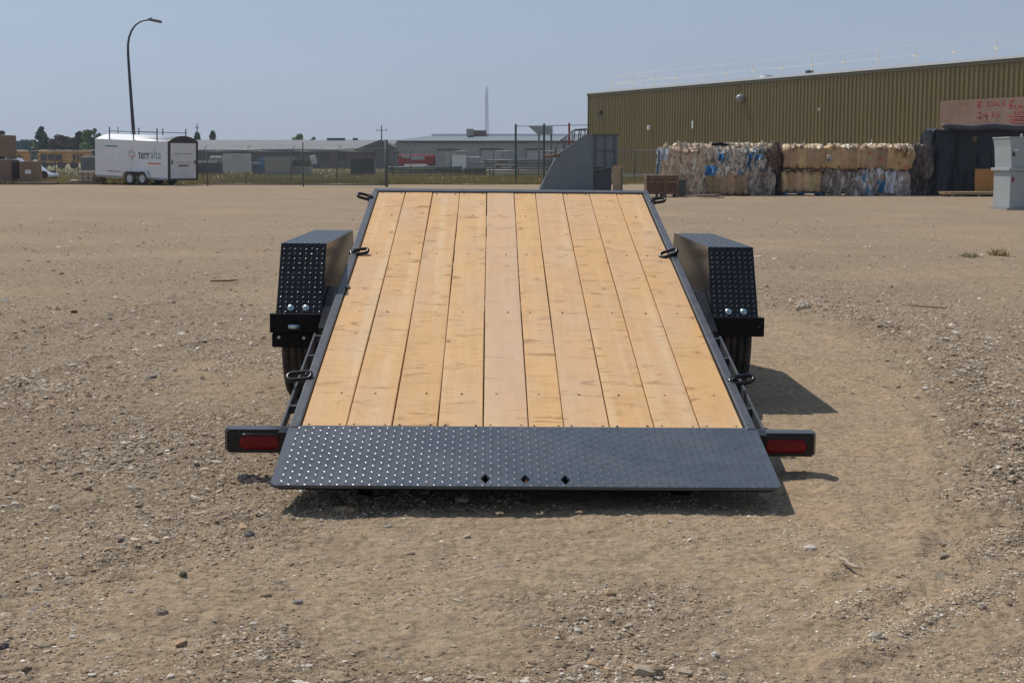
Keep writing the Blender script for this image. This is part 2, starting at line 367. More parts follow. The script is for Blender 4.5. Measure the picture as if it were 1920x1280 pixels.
def poly_sdf(x, y, poly):
    d = np.full(x.shape, 1e9); ins = np.zeros(x.shape, bool); n = len(poly)
    for i in range(n):
        ax, ay = poly[i]; bx, by = poly[(i+1) % n]; ex, ey = bx-ax, by-ay
        t = np.clip(((x-ax)*ex+(y-ay)*ey)/(ex*ex+ey*ey+1e-9), 0, 1); d = np.minimum(d, (x-ax-t*ex)**2+(y-ay-t*ey)**2)
        c = ((ay > y) != (by > y)) & (x < (bx-ax)*(y-ay)/(by-ay+1e-12)+ax); ins ^= c
    d = np.sqrt(d); return np.where(ins, -d, d)
def line_d(x, y, pts):
    d = np.full(x.shape, 1e9)
    for (ax, ay), (bx, by) in zip(pts[:-1], pts[1:]):
        ex, ey = bx-ax, by-ay; t = np.clip(((x-ax)*ex+(y-ay)*ey)/(ex*ex+ey*ey+1e-9), 0, 1)
        d = np.minimum(d, (x-ax-t*ex)**2+(y-ay-t*ey)**2)
    return np.sqrt(d)
G2 = lambda L: [tuple(gnd(a, b)[:2]) for a, b in L]
SMOOTH1 = G2([(600,640),(1180,590),(1420,583),(1505,592),(1600,622),(1690,668),(1765,722),(1825,800),(1835,900),(1800,985),(1815,1080),(1775,1180),(1760,1290),(1330,1290),(1330,1150),(1260,1080),(1130,1090),(900,1200),(640,1190),(500,1080),(560,960),(900,950),(1000,820)])
SMOOTH2 = G2([(150,1300),(0,1130),(220,1075),(420,1010),(640,985),(900,1010),(820,1110),(560,1150),(420,1200),(330,1300)])
BERM = G2([(1430,570),(1510,582),(1620,612),(1710,655),(1790,705),(1855,775),(1895,870),(1900,960)])
RUTS = [G2([(1500,1190),(1640,1120),(1760,1075),(1925,1000)]), G2([(1560,1250),(1700,1180),(1800,1140),(1930,1085)]), G2([(0,640),(170,600),(330,560),(480,520)]),
        G2([(0,1110),(140,1070),(300,1010),(420,960)]), G2([(20,720),(200,668),(420,640)])]
ARCS = [G2([(1420,650),(1520,668),(1620,705),(1700,765),(1745,850),(1750,960),(1690,1080),(1600,1180)]), G2([(1440,615),(1560,635),(1660,680),(1740,745),(1790,840),(1795,940)]), G2([(1490,880),(1580,930),(1600,1010),(1540,1100)]), G2([(1330,560),(1500,548),(1700,556),(1920,590)]), G2([(1420,500),(1650,500),(1920,520)]), G2([(0,520),(250,500),(500,470)])]
def looseness(x, y):
    r = np.hypot(x, y); wob = fbm(x, y, 1.6, 4, 50)*.5
    s1 = np.clip((poly_sdf(x, y, SMOOTH1)+wob*.6)/(.25+.02*r)+.4, 0, 1)
    s2 = np.clip((poly_sdf(x, y, SMOOTH2)+wob*.5)/.3+.5, 0, 1)
    lo = np.minimum(s1, .35+.65*s2)
    lo = lo*(.72+fbm(x, y, .55, 4, 80)*.9)
    lo = lo*(.62+.38*np.clip((r-4.4)/2.2, 0, 1))
    lo = np.maximum(lo, .9*np.exp(-(line_d(x, y, BERM)/.28)**2)*(1+wob))
    near = np.clip((18-r)/10, .72, 1)
    return np.clip(lo*near+.08, 0, 1)
def height(x, y, lo=None):
    if lo is None: lo = looseness(x, y)
    r = np.hypot(x, y); near = np.clip((45-r)/30, 0, 1)
    h = fbm(x, y, .25, 3, 1)*.03*near
    h = h + fbm(x, y, 2.2, 3, 5)*.016*near*(.5+.6*lo)
    h = h + fbm(x, y, 11, 4, 9, .6)*(.005+.011*lo)*np.clip((28-r)/14, 0, 1)
    h = h + fbm(x, y, 42, 3, 33, .6)*(.004+.009*lo)*np.clip((13-r)/6, 0, 1)
    h = h + .035*np.exp(-(line_d(x, y, BERM)/.22)**2)*(1+1.6*fbm(x, y, 5, 4, 71))
    for L_ in ARCS:
        h = h + .012*np.exp(-(line_d(x, y, L_)/.05)**2)*(1+2*fbm(x, y, 5, 3, 77))
    for L_ in RUTS:
        h = h + .02*np.exp(-(line_d(x, y, L_)/.07)**2)*(1+1.5*fbm(x, y, 6, 3, 75))
    # keep it flat under the trailer's wheels
    k = np.exp(-(((x)/2.0)**4+((y-8.8)/1.6)**4)); h = h*(1-.8*k)
    return h
ys = np.concatenate([np.linspace(1500, 420, 620), np.linspace(417, 330, 40)])
rad = CAM_H/np.tan(PIT+np.arctan((ys-640)/FPX))
rad = np.concatenate([[.6, 1.3, 2.0], rad, np.geomspace(rad[-1]*1.15, 1500, 18)])
rad = np.unique(rad)
ang = np.concatenate([np.linspace(-math.pi, R(-27), 22)[:-1], np.linspace(R(-27), R(27), 560), np.linspace(R(27), math.pi, 22)[1:-1]])
RR, AA = np.meshgrid(rad, ang, indexing='ij'); gx, gy = (RR*np.sin(AA)).ravel(), (RR*np.cos(AA)).ravel()
lo_ = looseness(gx, gy); gz = height(gx, gy, lo_)
nr, na = RR.shape; i0 = np.arange(nr-1)[:, None]*na; j0 = np.arange(na)[None]
j1 = (j0+1) % na
F = np.stack([i0+j0, i0+j1, i0+na+j1, i0+na+j0], -1).reshape(-1, 4)[:, ::-1]
V = np.stack([gx, gy, gz], -1)
g = fastmesh('ground', V, F, M_ground, True, {'loose': lo_}, kind='structure')
# centre fan under the camera
cm = MB(); cm.v = [(0, 0, -.01)]+[(rad[0]*1.02*math.sin(a), rad[0]*1.02*math.cos(a), -.01) for a in np.linspace(-math.pi, math.pi, 33)[:-1]]
cm.f = [(0, 1+(k+1) % 32, 1+k) for k in range(32)]; cm.sm = [False]*32
cm.build('ground', M_ground, g)['kind'] = 'structure'

# loose gravel (far too many to count)
ICO_V = None
def ico():
    bm = bmesh.new(); bmesh.ops.create_icosphere(bm, subdivisions=1, radius=1); bm.verts.index_update()
    v = np.array([p.co[:] for p in bm.verts]); f = np.array([[q.index for q in fc.verts] for fc in bm.faces]); bm.free(); return v, f
IV, IF = ico()
STONE_COL = np.array([(.42,.335,.23),(.36,.28,.19),(.28,.215,.145),(.48,.41,.31),(.40,.33,.24),(.40,.28,.18),(.33,.27,.20),(.62,.56,.47)])
def octa():
    v = np.array([(1,0,0),(0,1,0),(-1,0,0),(0,-1,0),(0,0,1),(0,0,-1)], float)
    return v, np.array([(0,1,4),(1,2,4),(2,3,4),(3,0,4),(1,0,5),(2,1,5),(3,2,5),(0,3,5)])
def stones(name, x, y, size, seed, flat=.5, shape=None):
    IV, IF = shape or ico()
    rg = np.random.default_rng(seed); n = len(x)
    V = IV[None]*(1+rg.uniform(-.28, .28, (n, len(IV), 1)))
    S = size[:, None]*np.stack([rg.uniform(.8, 1.5, n), rg.uniform(.7, 1.1, n), rg.uniform(.35, .75, n)], -1)
    V = V*S[:, None]
    a = rg.uniform(0, 2*math.pi, n); c, s = np.cos(a)[:, None], np.sin(a)[:, None]
    X = V[..., 0]*c-V[..., 1]*s; Y = V[..., 0]*s+V[..., 1]*c; Z = V[..., 2]+X*rg.uniform(-.25, .25, (n, 1))
    zz = height(x, y)
    V = np.stack([X+x[:, None], Y+y[:, None], Z+(zz+S[:, 2]*.12)[:, None]], -1).reshape(-1, 3)
    Fc = (IF[None]+(np.arange(n)*len(IV))[:, None, None]).reshape(-1, 3)
    ci = rg.integers(0, len(STONE_COL), n); C = STONE_COL[ci]*rg.uniform(.80, 1.40, (n, 1))
    C = np.repeat(C, len(IV), 0)
    return fastmesh(name, V, Fc, M_stone, False, {'tint': C}, kind='stuff')
def scatter(n, d0, d1, power, seed):
    rg = np.random.default_rng(seed); d = d0*(d1/d0)**(rg.uniform(0, 1, n)**power); a = rg.uniform(R(-23), R(23), n)
    x, y = d*np.sin(a), d*np.cos(a); lo = looseness(x, y)
    clump = fbm(x, y, 3.0, 3, 91)
    keep = rg.uniform(0, 1, n) < np.clip(-.02+.92*lo+clump*.9, .05, 1); return x[keep], y[keep], lo[keep], rg
x, y, l, rg = scatter(170000, 3.4, 11, 1.0, 3)
stones('gravel', x, y, rg.uniform(.0022, .0052, len(x))*(1+.5*l), 5, shape=octa())
x, y, l, rg = scatter(26000, 3.4, 15, 1.0, 13)
sz = np.clip(.0045+.0050*rg.pareto(3.0, len(x))*(.5+.8*l), .0045, .024)
stones('gravel', x, y, sz, 15)
x, y, l, rg = scatter(60000, 8, 34, .85, 4)
sz = np.clip(.006+.007*rg.pareto(3.0, len(x))*(.6+.6*l), .006, .032)
stones('gravel', x, y, sz, 6, shape=octa())

def line_scatter(lines, n, spread, smin, smax, seed, side=.0):
    rg = np.random.default_rng(seed); X = []; Y = []
    for L_ in lines:
        P = np.array(L_); seg = rg.integers(0, len(P)-1, n); t = rg.uniform(0, 1, n)[:, None]; q = P[seg]*(1-t)+P[seg+1]*t; q = q+rg.normal(0, spread, (n, 2))+np.array([side, side*.6])*np.abs(rg.normal(0, 1, (n, 1)))
        X.append(q[:, 0]); Y.append(q[:, 1])
    x, y = np.concatenate(X), np.concatenate(Y); k = fbm(x, y, 5, 3, 19) > -.12; x, y = x[k], y[k]
    return x, y, np.clip(smin+(smax-smin)*rg.beta(1.1, 5, len(x)), smin, smax)
x, y, sz = line_scatter([BERM], 14000, .16, .0045, .024, 31, .42)
stones('gravel', x, y, sz, 32)
LEFTB = G2([(-40,735),(60,720),(190,712),(330,690),(480,665),(560,690)])
x, y, sz = line_scatter([LEFTB], 9000, .22, .004, .020, 35)
stones('gravel', x, y, sz, 36)
x, y, sz = line_scatter([G2([(60,900),(220,850),(330,800),(420,790)])], 5000, .20, .004, .016, 37)
stones('gravel', x, y, sz, 38)
x, y, sz = line_scatter(RUTS, 1500, .05, .003, .014, 33)
stones('gravel', x, y, sz, 34, shape=octa())
def rock(px, py, wpx, label, col=(.35,.29,.23), flat=.55, seed=1):
    p = gnd(px, py); s = wpx/FPX*p.y*.5
    bm = bmesh.new(); bmesh.ops.create_icosphere(bm, subdivisions=3, radius=1)
    for v in bm.verts:
        d = noise.noise(v.co*1.3+Vector((seed*3.7, 0, 0)))*.45+noise.noise(v.co*3.3+Vector((0, seed*2.1, 0)))*.15
        v.co *= 1+d; v.co.x *= s; v.co.y *= s*.8; v.co.z *= s*flat
    me = bpy.data.meshes.new('rock'); bm.to_mesh(me); bm.free()
    m = mat('rock_surface', col, .9, spec=.2, var=.3, scale=1.2/s*.5, bump=s*.05, bscale=2/s)
    o = link('rock', me, m); hz = float(height(np.array([p.x]), np.array([p.y]))[0]); o.location = (p.x, p.y, hz+s*flat*.35); o.rotation_euler = (0, 0, seed)
    tag(o, label, 'rock', 'larger stones lying on the gravel')
for i, a in enumerate([
    (1505,585,32,'pale boulder on the gravel right of the fender at the edge of the smooth track',(.46,.39,.30),.62),
    (468,1001,24,'dark grey stone on the dirt left of the ramp plate, beside pale chips',(.16,.15,.15),.55),
    (302,1147,24,'rounded pinkish brown stone at the lower left of the dirt',(.34,.25,.20),.6),
    (230,1016,18,'dark grey stone left of centre among brown chips in front of the left tail light',(.15,.13,.12),.6),
    (343,1074,17,'blackish lump between the pinkish stone and the dark grey stones',(.13,.11,.07),.7),
    (240,1102,20,'flat pale brown stone above the pinkish rounded stone',(.42,.34,.26),.5),
    (558,1125,19,'flat grey stone on pale dirt below the left corner of the ramp',(.30,.28,.25),.5),
    (8,1212,24,'dark stone at the left border of the photo near the bottom',(.10,.08,.09),.7),
    (545,1098,14,'small brown stone on the pale dirt, just above the flat grey stone',(.36,.30,.24),.5),
    (62,1136,18,'pale stone in the small cluster at the lower left',(.44,.38,.32),.5),
    (86,1133,19,'tan angular stone at the right of the lower left cluster',(.42,.34,.26),.6),
    (136,1192,14,'white pebble below the lower left stone cluster',(.62,.58,.52),.6),
    (372,867,16,'black stone on the dirt left of the left tail light',(.06,.06,.055),.5),
    (285,708,22,'long low grey stone in the rough gravel on the left',(.33,.29,.25),.4),
    (302,722,16,'light brown stone just below the long low grey one in the left gravel',(.45,.39,.31),.5),
    (139,584,12,'dark brown clod on the gravel far left',(.10,.06,.04),.6),
    (1340,1226,17,'white stone at the bottom centre right of the dirt',(.62,.58,.52),.7),
    (1762,1020,10,'small tan clod right of the smooth track',(.30,.24,.18),.6),
    (1535,1156,9,'small dark brown stone on the smooth dirt at lower right',(.10,.07,.05),.7),
    (1840,1144,22,'grey brown stone in the lower right tyre ridges',(.42,.34,.28),.6),
    (1664,683,8,'small black stone on the smooth track beyond the wheel shadow',(.07,.06,.05),.5),
    (1908,676,14,'dark flat stone in the coarse gravel near the right border',(.09,.07,.06),.4),
    (475,1163,17,'flat white grey stone, lower left, right of the pinkish stone',(.52,.48,.42),.35)]):
    rock(a[0], a[1], a[2], a[3], a[4], a[5], i+1)
# litter on the ground
def stick(px0, py0, px1, py1, r, label, m, cat='stick', name='stick'):
    a, b = gnd(px0, py0, .02), gnd(px1, py1, .02); mb = MB(); c = (a+b)/2
    pts = [a.lerp(b, t)-c+Vector((random.uniform(-r, r), random.uniform(-r, r), random.uniform(0, r))) for t in (0, .25, .5, .75, 1)]
    mb.tube(pts, [r*.6, r, r*.9, r, r*.5], 6); o = mb.build(name, m); o.location = c; tag(o, label, cat)
M_stick = mat('old_wood', (.20, .13, .08), .9, var=.3)
stick(395, 528, 447, 525, .011, 'weathered stick on the gravel left of the left fender', M_stick)
stick(1577, 1050, 1612, 1066, .007, 'short broken twig on the smooth dirt at lower right', mat('pale_wood', (.45,.37,.27), .9))
stick(1700, 572, 1775, 578, .007, 'thin root lying in the coarse gravel beyond the pale boulder', M_stick)
def clump(px0, px1, py, h, label, tint, n=160):
    a, b = gnd(px0, py), gnd(px1, py); V = []; Fc = []; C = []; rg = np.random.default_rng(int(px0))
    for i in range(n):
        p = a.lerp(b, rg.uniform()); y = p.y+rg.normal()*.12; L_ = rg.uniform(.04, .12)*h*12; t = rg.uniform(0, 6.28); tilt = rg.uniform(.3, 1.4)
        d = Vector((math.cos(t)*math.sin(tilt), math.sin(t)*math.sin(tilt), math.cos(tilt)*.7+.1))*L_; q = Vector((-d.y, d.x, 0)).normalized()*.008
        o = len(V); z = rg.uniform(0, h*.5); p0 = Vector((p.x, y, z)); V += [p0-q, p0+q, p0+d]; Fc.append((o, o+1, o+2)); C += [np.array(tint)*rg.uniform(.6, 1.4)]*3
    o = fastmesh('weed_clump', np.array([v[:] for v in V]), np.array(Fc), M_blade, attr={'tint': np.array(C)}); tag(o, label, 'dry weeds'); o['kind'] = 'stuff'
clump(1860, 1885, 481, .10, 'larger dry straw tuft on the gravel near the right border', (.42, .31, .16), 260)
clump(1805, 1832, 483, .06, 'smaller olive tuft left of the straw tuft on the right gravel', (.26, .23, .12), 200)
clump(1775, 1860, 484, .02, 'thin trail of straw between the tufts on the right gravel', (.40, .28, .18), 200)

# ------------------------------------------------------------------ grass field behind the yard
def grass():
    mb = MB(); y0 = GD(346)
    N_ = 60
    pts = []
    for i in range(N_+1):
        xx = -120+ i*(126.0/N_); e = y0+1.2*noise.noise(Vector((xx*.3, 0, 0)))*1.5; pts.append((xx, e))
    vs = [(a, b, .035) for a, b in pts]+[(a*3, 1100, .035) for a, b in pts]
    mb.add(vs, [(i, i+1, N_+2+i, N_+1+i) for i in range(N_)]); mb.build('grass_field', M_grassg, kind='structure')
    rg = np.random.default_rng(8); n = 26000
    y0 = GD(346)
    d = y0*(190/y0)**(rg.uniform(0, 1, n)**1.6); px = rg.uniform(-30, 1240, n); x = (px-960)/FPX*d
    x = np.where(px > 1120, x, x); L_ = rg.uniform(.10, .34, n)*(1+.6*fbm(x, d, .3, 3, 4)); a = rg.uniform(0, 6.28, n); lean = rg.uniform(.05, .5, n)
    wv = .02+.01*rg.uniform(0, 1, n)
    p = np.stack([x, d, np.full(n, .03)], -1); q = np.stack([np.ones(n), np.zeros(n), np.zeros(n)], -1)*wv[:, None]
    tip = np.stack([np.cos(a)*lean*L_, np.sin(a)*lean*L_, L_], -1)
    V = np.stack([p-q, p+q, p+tip], 1).reshape(-1, 3); Fc = np.arange(3*n).reshape(-1, 3)
    t = np.clip(.5+fbm(x, d, .12, 3, 14)*1.6+rg.normal(0, .2, n), 0, 1)[:, None]
    C = (1-t)*np.array((.20, .20, .065))+t*np.array((.42, .32, .13)); C = np.repeat(C, 3, 0)
    fastmesh('grass', V, Fc, M_blade, attr={'tint': C}, kind='stuff')
grass()

# ------------------------------------------------------------------ main tilt trailer
def build_trailer():
    root = empty('tilt_trailer', (.0536, 5.4268, -.06), 'black tilt deck equipment trailer with bare wood plank deck lowered to the gravel', 'trailer')
    ROT = Matrix.Rotation(.0126, 4, 'Z')
    LV = ROT @ Matrix.Rotation(.0098, 4, 'Y')                              # level chassis frame
    DK = Matrix.Translation((0, 0, .1529)) @ ROT @ Matrix.Rotation(.1967, 4, 'X') @ Matrix.Rotation(.0089, 4, 'Y')
    W, L1, L2 = .952, .603, 4.976
    DKw = Matrix.Translation(root.location) @ DK; DKi = DKw.inverted()
    def duv(px, py, h=0):
        o = DKi @ Vector((0, 0, CAM_H)); r = DKi.to_3x3() @ ray(px, py); t = (h-o.z)/r.z; return o + r*t
    # boards
    xb = [565,649,734,819,904,989,1056,1142,1226,1311,1393]
    edges = [(p-979.2)/828*2*.9065 for p in xb]; edges = [e*.9065/max(abs(edges[0]), abs(edges[-1])) for e in edges]
    for i in range(10):
        x0, x1 = edges[i]+.0022, edges[i+1]-.0022; e0 = random.uniform(-.002, .002)
        mb = MB(); n = 14; b = .003
        # slightly bowed bevelled plank
        sec = [(x0, -.038), (x1, -.038), (x1, -b), (x1-b, 0), (x0+b, 0), (x0, -b)]
        vs = []; ph = random.uniform(0, 6)
        for k in range(n+1):
            s = L1+.004+e0+(L2-L1-.004)*k/n; dx = .0012*math.sin(ph+k*.6); dz = .0012*math.sin(ph*2+k*.4)
            vs += [(x+dx, s, z+dz) for x, z in sec]
        fs = [(k*6+j, k*6+(j+1) % 6, (k+1)*6+(j+1) % 6, (k+1)*6+j) for k in range(n) for j in range(6)]+[tuple(range(6))[::-1], tuple(n*6+j for j in range(6))]
        mb.add(vs, fs); mb.build('deck_board', M_wood, root, DK)
    # screws
    mb = MB()
    for i in range(10):
        x0, x1 = edges[i], edges[i+1]
        for r_, s in enumerate([L1+.022, duv(960, 739).y, duv(960, 586).y, duv(960, 477).y, duv(960, 405).y, L2-.03]):
            for fx in ((.16, .84) if r_ in (0, 5) else (.5+random.uniform(-.22, .22),)):
                mb.lathe([(0, .0014), (.0052, .0014), (.0062, -.003)], 8, Matrix.Translation((x0+(x1-x0)*fx, s+random.uniform(-.004, .004), .0006)) @ Matrix.Rotation(-math.pi/2, 4, 'Y'))
    mb.build('deck_screws', M_screw, root, DK, 'stuff')
    # side rails and headboard: angle sections standing 6 mm proud of the planks
    for sx in (-1, 1):
        mb = MB(); a, b = .910, W
        mb.bbox((min(sx*a, sx*b), L1-.02, -.11), (max(sx*a, sx*b), L2+.05, .009), .006, 2)
        mb.build('side_rail', M_rail, root, DK)
    mb = MB(); mb.bbox((-W+.004, L2+.003, -.115), (W-.004, L2+.075, .012), .006, 2); mb.build('front_rail', M_rail, root, DK)
    # ramp plate with three diamond holes
    holes = [duv(910, 898.5), duv(985, 900), duv(1060, 901)]
    outer = [(-W+.02, 0), (W-.02, 0), (W-.002, .02), (W+.002, L1), (-W-.002, L1), (-W+.002, .02)]
    hp = [[(h.x+.0185*math.cos(t), h.y+.046*math.sin(t)) for t in (0, math.pi/2, math.pi, 1.5*math.pi)] for h in holes]
    loops = [outer]+hp; flat = [p for l in loops for p in l]
    tri = tessellate_polygon([[Vector((x, y, 0)) for x, y in l] for l in loops]); n = len(flat)
    vs = [(x, y, .004) for x, y in flat]+[(x, y, -.008) for x, y in flat]
    fs = [tuple(t) for t in tri]+[tuple(i+n for i in t)[::-1] for t in tri]; k = 0
    for l in loops:
        m_ = len(l); fs += [(k+i, k+(i+1) % m_, n+k+(i+1) % m_, n+k+i) for i in range(m_)]; k += m_
    pl = MB(); pl.add(vs, fs); plate = pl.build('ramp_plate', M_plate, root, DK)
    def lug(mb, M, L_=.0130, Wd=.0050, h=.0012):
        vs = []; n = 8
        for rr, zz in ((1, 0), (.62, .75), ):
            for k in range(n):
                t = 2*math.pi*k/n; vs.append((L_*rr*math.cos(t), Wd*rr*math.sin(t), h*zz))
        vs.append((0, 0, h)); fs = [(k, (k+1) % n, n+(k+1) % n, n+k) for k in range(n)]+[(n+k, n+(k+1) % n, 2*n) for k in range(n)]
        mb.add(vs, fs, True, M)
    mb = MB(); P_ = .0300
    for j in range(int(L1/P_*1.0)+1):
        for i in range(int(2*W/P_)+1):
            x, s = -W+.012+i*P_+(j % 2)*0, .012+j*P_
            if abs(x) > W-.014 or s > L1-.008 or any(abs(x-h.x)/.034+abs(s-h.y)/.062 < 1 for h in holes): continue
            a = R(45) if (i+j) % 2 else R(-45)
            lug(mb, Matrix.Translation((x, s, .0042)) @ Matrix.Rotation(a+random.uniform(-.03, .03), 4, 'Z'))
    t = mb.build('tread_pattern', mat('worn_plate_lugs', (.06, .075, .095), .24, spec=.6, var=.35, scale=12), plate, kind='stuff')
    # plate lip and dark structure below the deck
    mb = MB(); mb.bbox((-W+.03, .012, -.020), (W-.03, .04, -.0085), .003); mb.build('plate_lip', M_under, root, DK)
    for x in (-.62, .62):
        mb = MB(); mb.box((x-.03, .25, -.15), (x+.03, L2, -.0425)); mb.build('deck_beam', M_under, root, DK)
    for s in [.58, 1.15, 1.75, 2.35, 2.95, 3.55, 4.15, 4.75]:
        mb = MB(); mb.box((-.908, s-.025, -.10), (.908, s+.025, -.0415)); mb.build('cross_member', M_under, root, DK)
    for x in (-.8, -.4, 0, .4, .8):   # gussets under the knife edge
        mb = MB(); mb.prism([(.05, -.0095), (.55, -.0095), (.55, -.085)], 0, x-.004, x+.004); mb.build('gusset', M_rust, root, DK)
    # rub rails with spacers
    for sx in (-1, 1):
        sp = [.68, .93, 1.25, 1.6, 1.90]; y0, y1 = .66, 1.93
        mb = MB(); mb.bbox((sx*1.0-.006, y0, -.080), (sx*1.0+.006, y1, -.030), .003); rr = mb.build('rub_rail', M_rail, root, DK)
        for s in sp:
            m2 = MB(); lo, hi = sorted((sx*(W+.001), sx*.9955)); m2.box((lo, s-.005, -.070), (hi, s+.008, -.034)); m2.build('spacer', M_rail, rr)
        m2 = MB(); lo, hi = sorted((sx*(W+.001), sx*1.002)); m2.bbox((lo, y0-.075, -.120), (hi, y0-.002, -.022), .004); m2.build('end_pocket', M_black, rr)
    # tie-down links
    def link_ring(px, py, out, roll=0.0, s=1.0):
        p = duv(px, py, .012); sx = -1 if px < 960 else 1
        x = sx*(W-.012); d = out*sx
        a, b, r = .029*s, .022*s, .0098
        pts = []
        for k in range(8): t = -math.pi/2+math.pi*k/7; pts.append((a+b*math.cos(t), b*math.sin(t), 0))
        for k in range(8): t = math.pi/2+math.pi*k/7; pts.append((-a+b*math.cos(t), b*math.sin(t), 0))
        M = Matrix.Translation((x+d*(a+.012), p.y, .012+abs(roll)*.03)) @ Matrix.Rotation(-d*roll, 4, 'Y') @ Matrix.Rotation(R(22), 4, 'X')
        mb = MB(); mb.tube(pts, r, 8, True, M); ln = mb.build('tie_down_link', M_black, root, DK)
        m2 = MB()                                                            # the bent eye that holds the link
        e = [(x+d*(-.004), p.y+.022*math.cos(t), .002+.020*math.sin(t)) for t in np.linspace(0, math.pi, 7)]
        m2.tube([(x, p.y-.002, -.02), (x-d*.002, p.y, .012), (x+d*.010, p.y, .024), (x+d*.020, p.y, .012), (x+d*.014, p.y, -.016)], .009, 8)
        m2.build('link_eye', M_black, ln)
    link_ring(705, 371, 1, .25); link_ring(1210, 377, 1, .15)
    link_ring(655, 473, -1, .15); link_ring(1262, 478, -1, -.35)
    link_ring(585, 706, 1, -.1, 1.05); link_ring(1365, 713, 1, .15, 1.05)
    # small reflector on left rail
    p = duv(650, 540); mb = MB(); mb.box((-W+.04, p.y-.02, .003), (-W+.06, p.y+.02, .012)); mb.build('rail_tab', M_galvd, root, DK)
    # tail lights
    for sx in (-1, 1):
        mb = MB(); x0, x1 = .88, (1.232 if sx < 0 else 1.212); z0, z1 = .155, .252
        poly = [(x0, .60), (x1-.02, .60), (x1, .645), (x1, .70), (x0, .70)]
        poly = [(sx*a, b) for a, b in poly]
        bm = bmesh.new(); lowv = [bm.verts.new((a, b, z0)) for a, b in poly]; f = bm.faces.new(lowv)
        r_ = bmesh.ops.extrude_face_region(bm, geom=[f])
        for v in [g_ for g_ in r_['geom'] if isinstance(g_, bmesh.types.BMVert)]: v.co.z = z1
        bmesh.ops.recalc_face_normals(bm, faces=bm.faces[:]); bmesh.ops.bevel(bm, geom=bm.edges[:], offset=.008, segments=2, affect='EDGES'); bm.verts.index_update()
        mb.add([v.co for v in bm.verts], [[v.index for v in f.verts] for f in bm.faces]); bm.free()
        hs = mb.build('light_housing', M_black, root, LV)
        def stadium(cx, cz, hw, hh, y, n=8):
            return [(cx+sg*(hw-hh)+hh*math.cos(t0+math.pi*k/n), y, cz+hh*math.sin(t0+math.pi*k/n)) for sg, t0 in ((1, -math.pi/2), (-1, math.pi/2)) for k in range(n+1)]
        cx, cz = sx*1.075, .200
        m2 = MB(); m2.tube(stadium(cx, cz, .094, .032, .597), .0055, 8, True); m2.build('lens_rim', M_black, hs)
        m3 = MB(); st = stadium(cx, cz, .089, .028, .594); s2 = stadium(cx, cz, .078, .018, .588); n = len(st)
        m3.add(st+s2, [(k, (k+1) % n, n+(k+1) % n, n+k) for k in range(n)]+[tuple(range(n, 2*n))], False); m3.build('light_lens', M_lens, hs)
        m4 = MB(); m4.box((min(sx*1.150, sx*1.204), .66, .19), (max(sx*1.150, sx*1.2085), .675, .21)); m4.build('side_marker', M_lens, hs)
    # chassis below
    for x in (-.72, .72):
        mb = MB(); mb.box((x-.04, 2.35, .40), (x+.04, 5.9, .50)); mb.build('chassis_rail', M_under, root, LV)
    for y in (2.42, 4.6, 5.8):
        mb = MB(); mb.box((-.68, y-.03, .41), (.68, y+.03, .49)); mb.build('chassis_cross_member', M_under, root, LV)
    for x in (-.72, .72):
        mb = MB(); mb.tube([(x, 5.9, .45), (0, 7.4, .45)], .045, 4); mb.build('drawbar', M_under, root, LV)
    mb = MB(); mb.bbox((-.05, 7.35, .42), (.05, 7.6, .52), .02, 2); mb.build('coupler', M_galv, root, LV)
    for y in (2.735, 3.60):
        mb = MB(); mb.tube([(-1.02, y, .36), (1.02, y, .36)], .04, 8); mb.build('axle', M_under, root, LV)
    # fenders
    zt = .902
    for sx in (-1, 1):
        xi, xo = 1.02, 1.262; T = .004
        prof = [(2.345, .545), (2.565, zt), (4.06, zt), (4.30, .545)]        # rear bottom, rear top, front top, front bottom
        mb = MB()
        lo, hi = sorted((sx*xi, sx*xo))
        inn = [(2.349, .545), (2.568, zt-.005), (4.057, zt-.005), (4.296, .545)]
        for a, b, c, d in ((prof[0], prof[1], inn[1], inn[0]), (prof[1], prof[2], inn[2], inn[1]), (prof[2], prof[3], inn[3], inn[2])):
            mb.prism([a, b, c, d], 0, lo, hi)
        # inner and outer cheek
        for x in (sx*xi, sx*xo):
            a, b = sorted((x, x+(-sx*T if abs(x) > 1.1 else sx*T)))
            if abs(x) < 1.1: mb.prism([(2.35, .50), (2.57, zt-.0055), (4.055, zt-.0055), (4.29, .50)], 0, a, b)
            else: mb.prism([(2.56, zt-.06), (2.572, zt-.0055), (4.055, zt-.0055), (4.07, zt-.06)], 0, a, b)
        fd = mb.build('fender', M_black, root, LV)
        m2 = MB(); sl = Vector((0, 2.565-2.345, zt-.545)); Ls = sl.length; sl.normalize(); nrm = Vector((1, 0, 0)).cross(sl).normalized()
        if nrm.y > 0: nrm = -nrm
        base = Matrix(((1, 0, 0, 0), (0, sl.y, nrm.y, 0), (0, sl.z, nrm.z, 0), (0, 0, 0, 1)))
        bolts = [.075, .155]
        for j in range(int(Ls/.0285)):
            for i in range(8):
                x = xi+.018+i*.0295; s = .012+j*.0285
                if x > xo-.008: continue
                if any(math.hypot(x-xo+b, s-.035) < .018 for b in bolts): continue
                p = Vector((sx*x, 2.345, .545))+sl*s+nrm*.0002
                lug(m2, Matrix.Translation(p) @ base @ Matrix.Rotation(R(40) if (i+j) % 2 == 0 else R(62), 4, 'Z'), .0105, .0038, .0016)
        for j in range(int(1.48/.0285)):
            for i in range(8):
                x = xi+.018+i*.0295
                if x > xo-.008: continue
                lug(m2, Matrix.Translation((sx*x, 2.58+j*.0285, zt+.0002)) @ Matrix.Rotation(R(45) if (i+j) % 2 else R(-45), 4, 'Z'), .0105, .0038, .0016)
        m2.build('tread_pattern', M_lug, fd, kind='stuff')
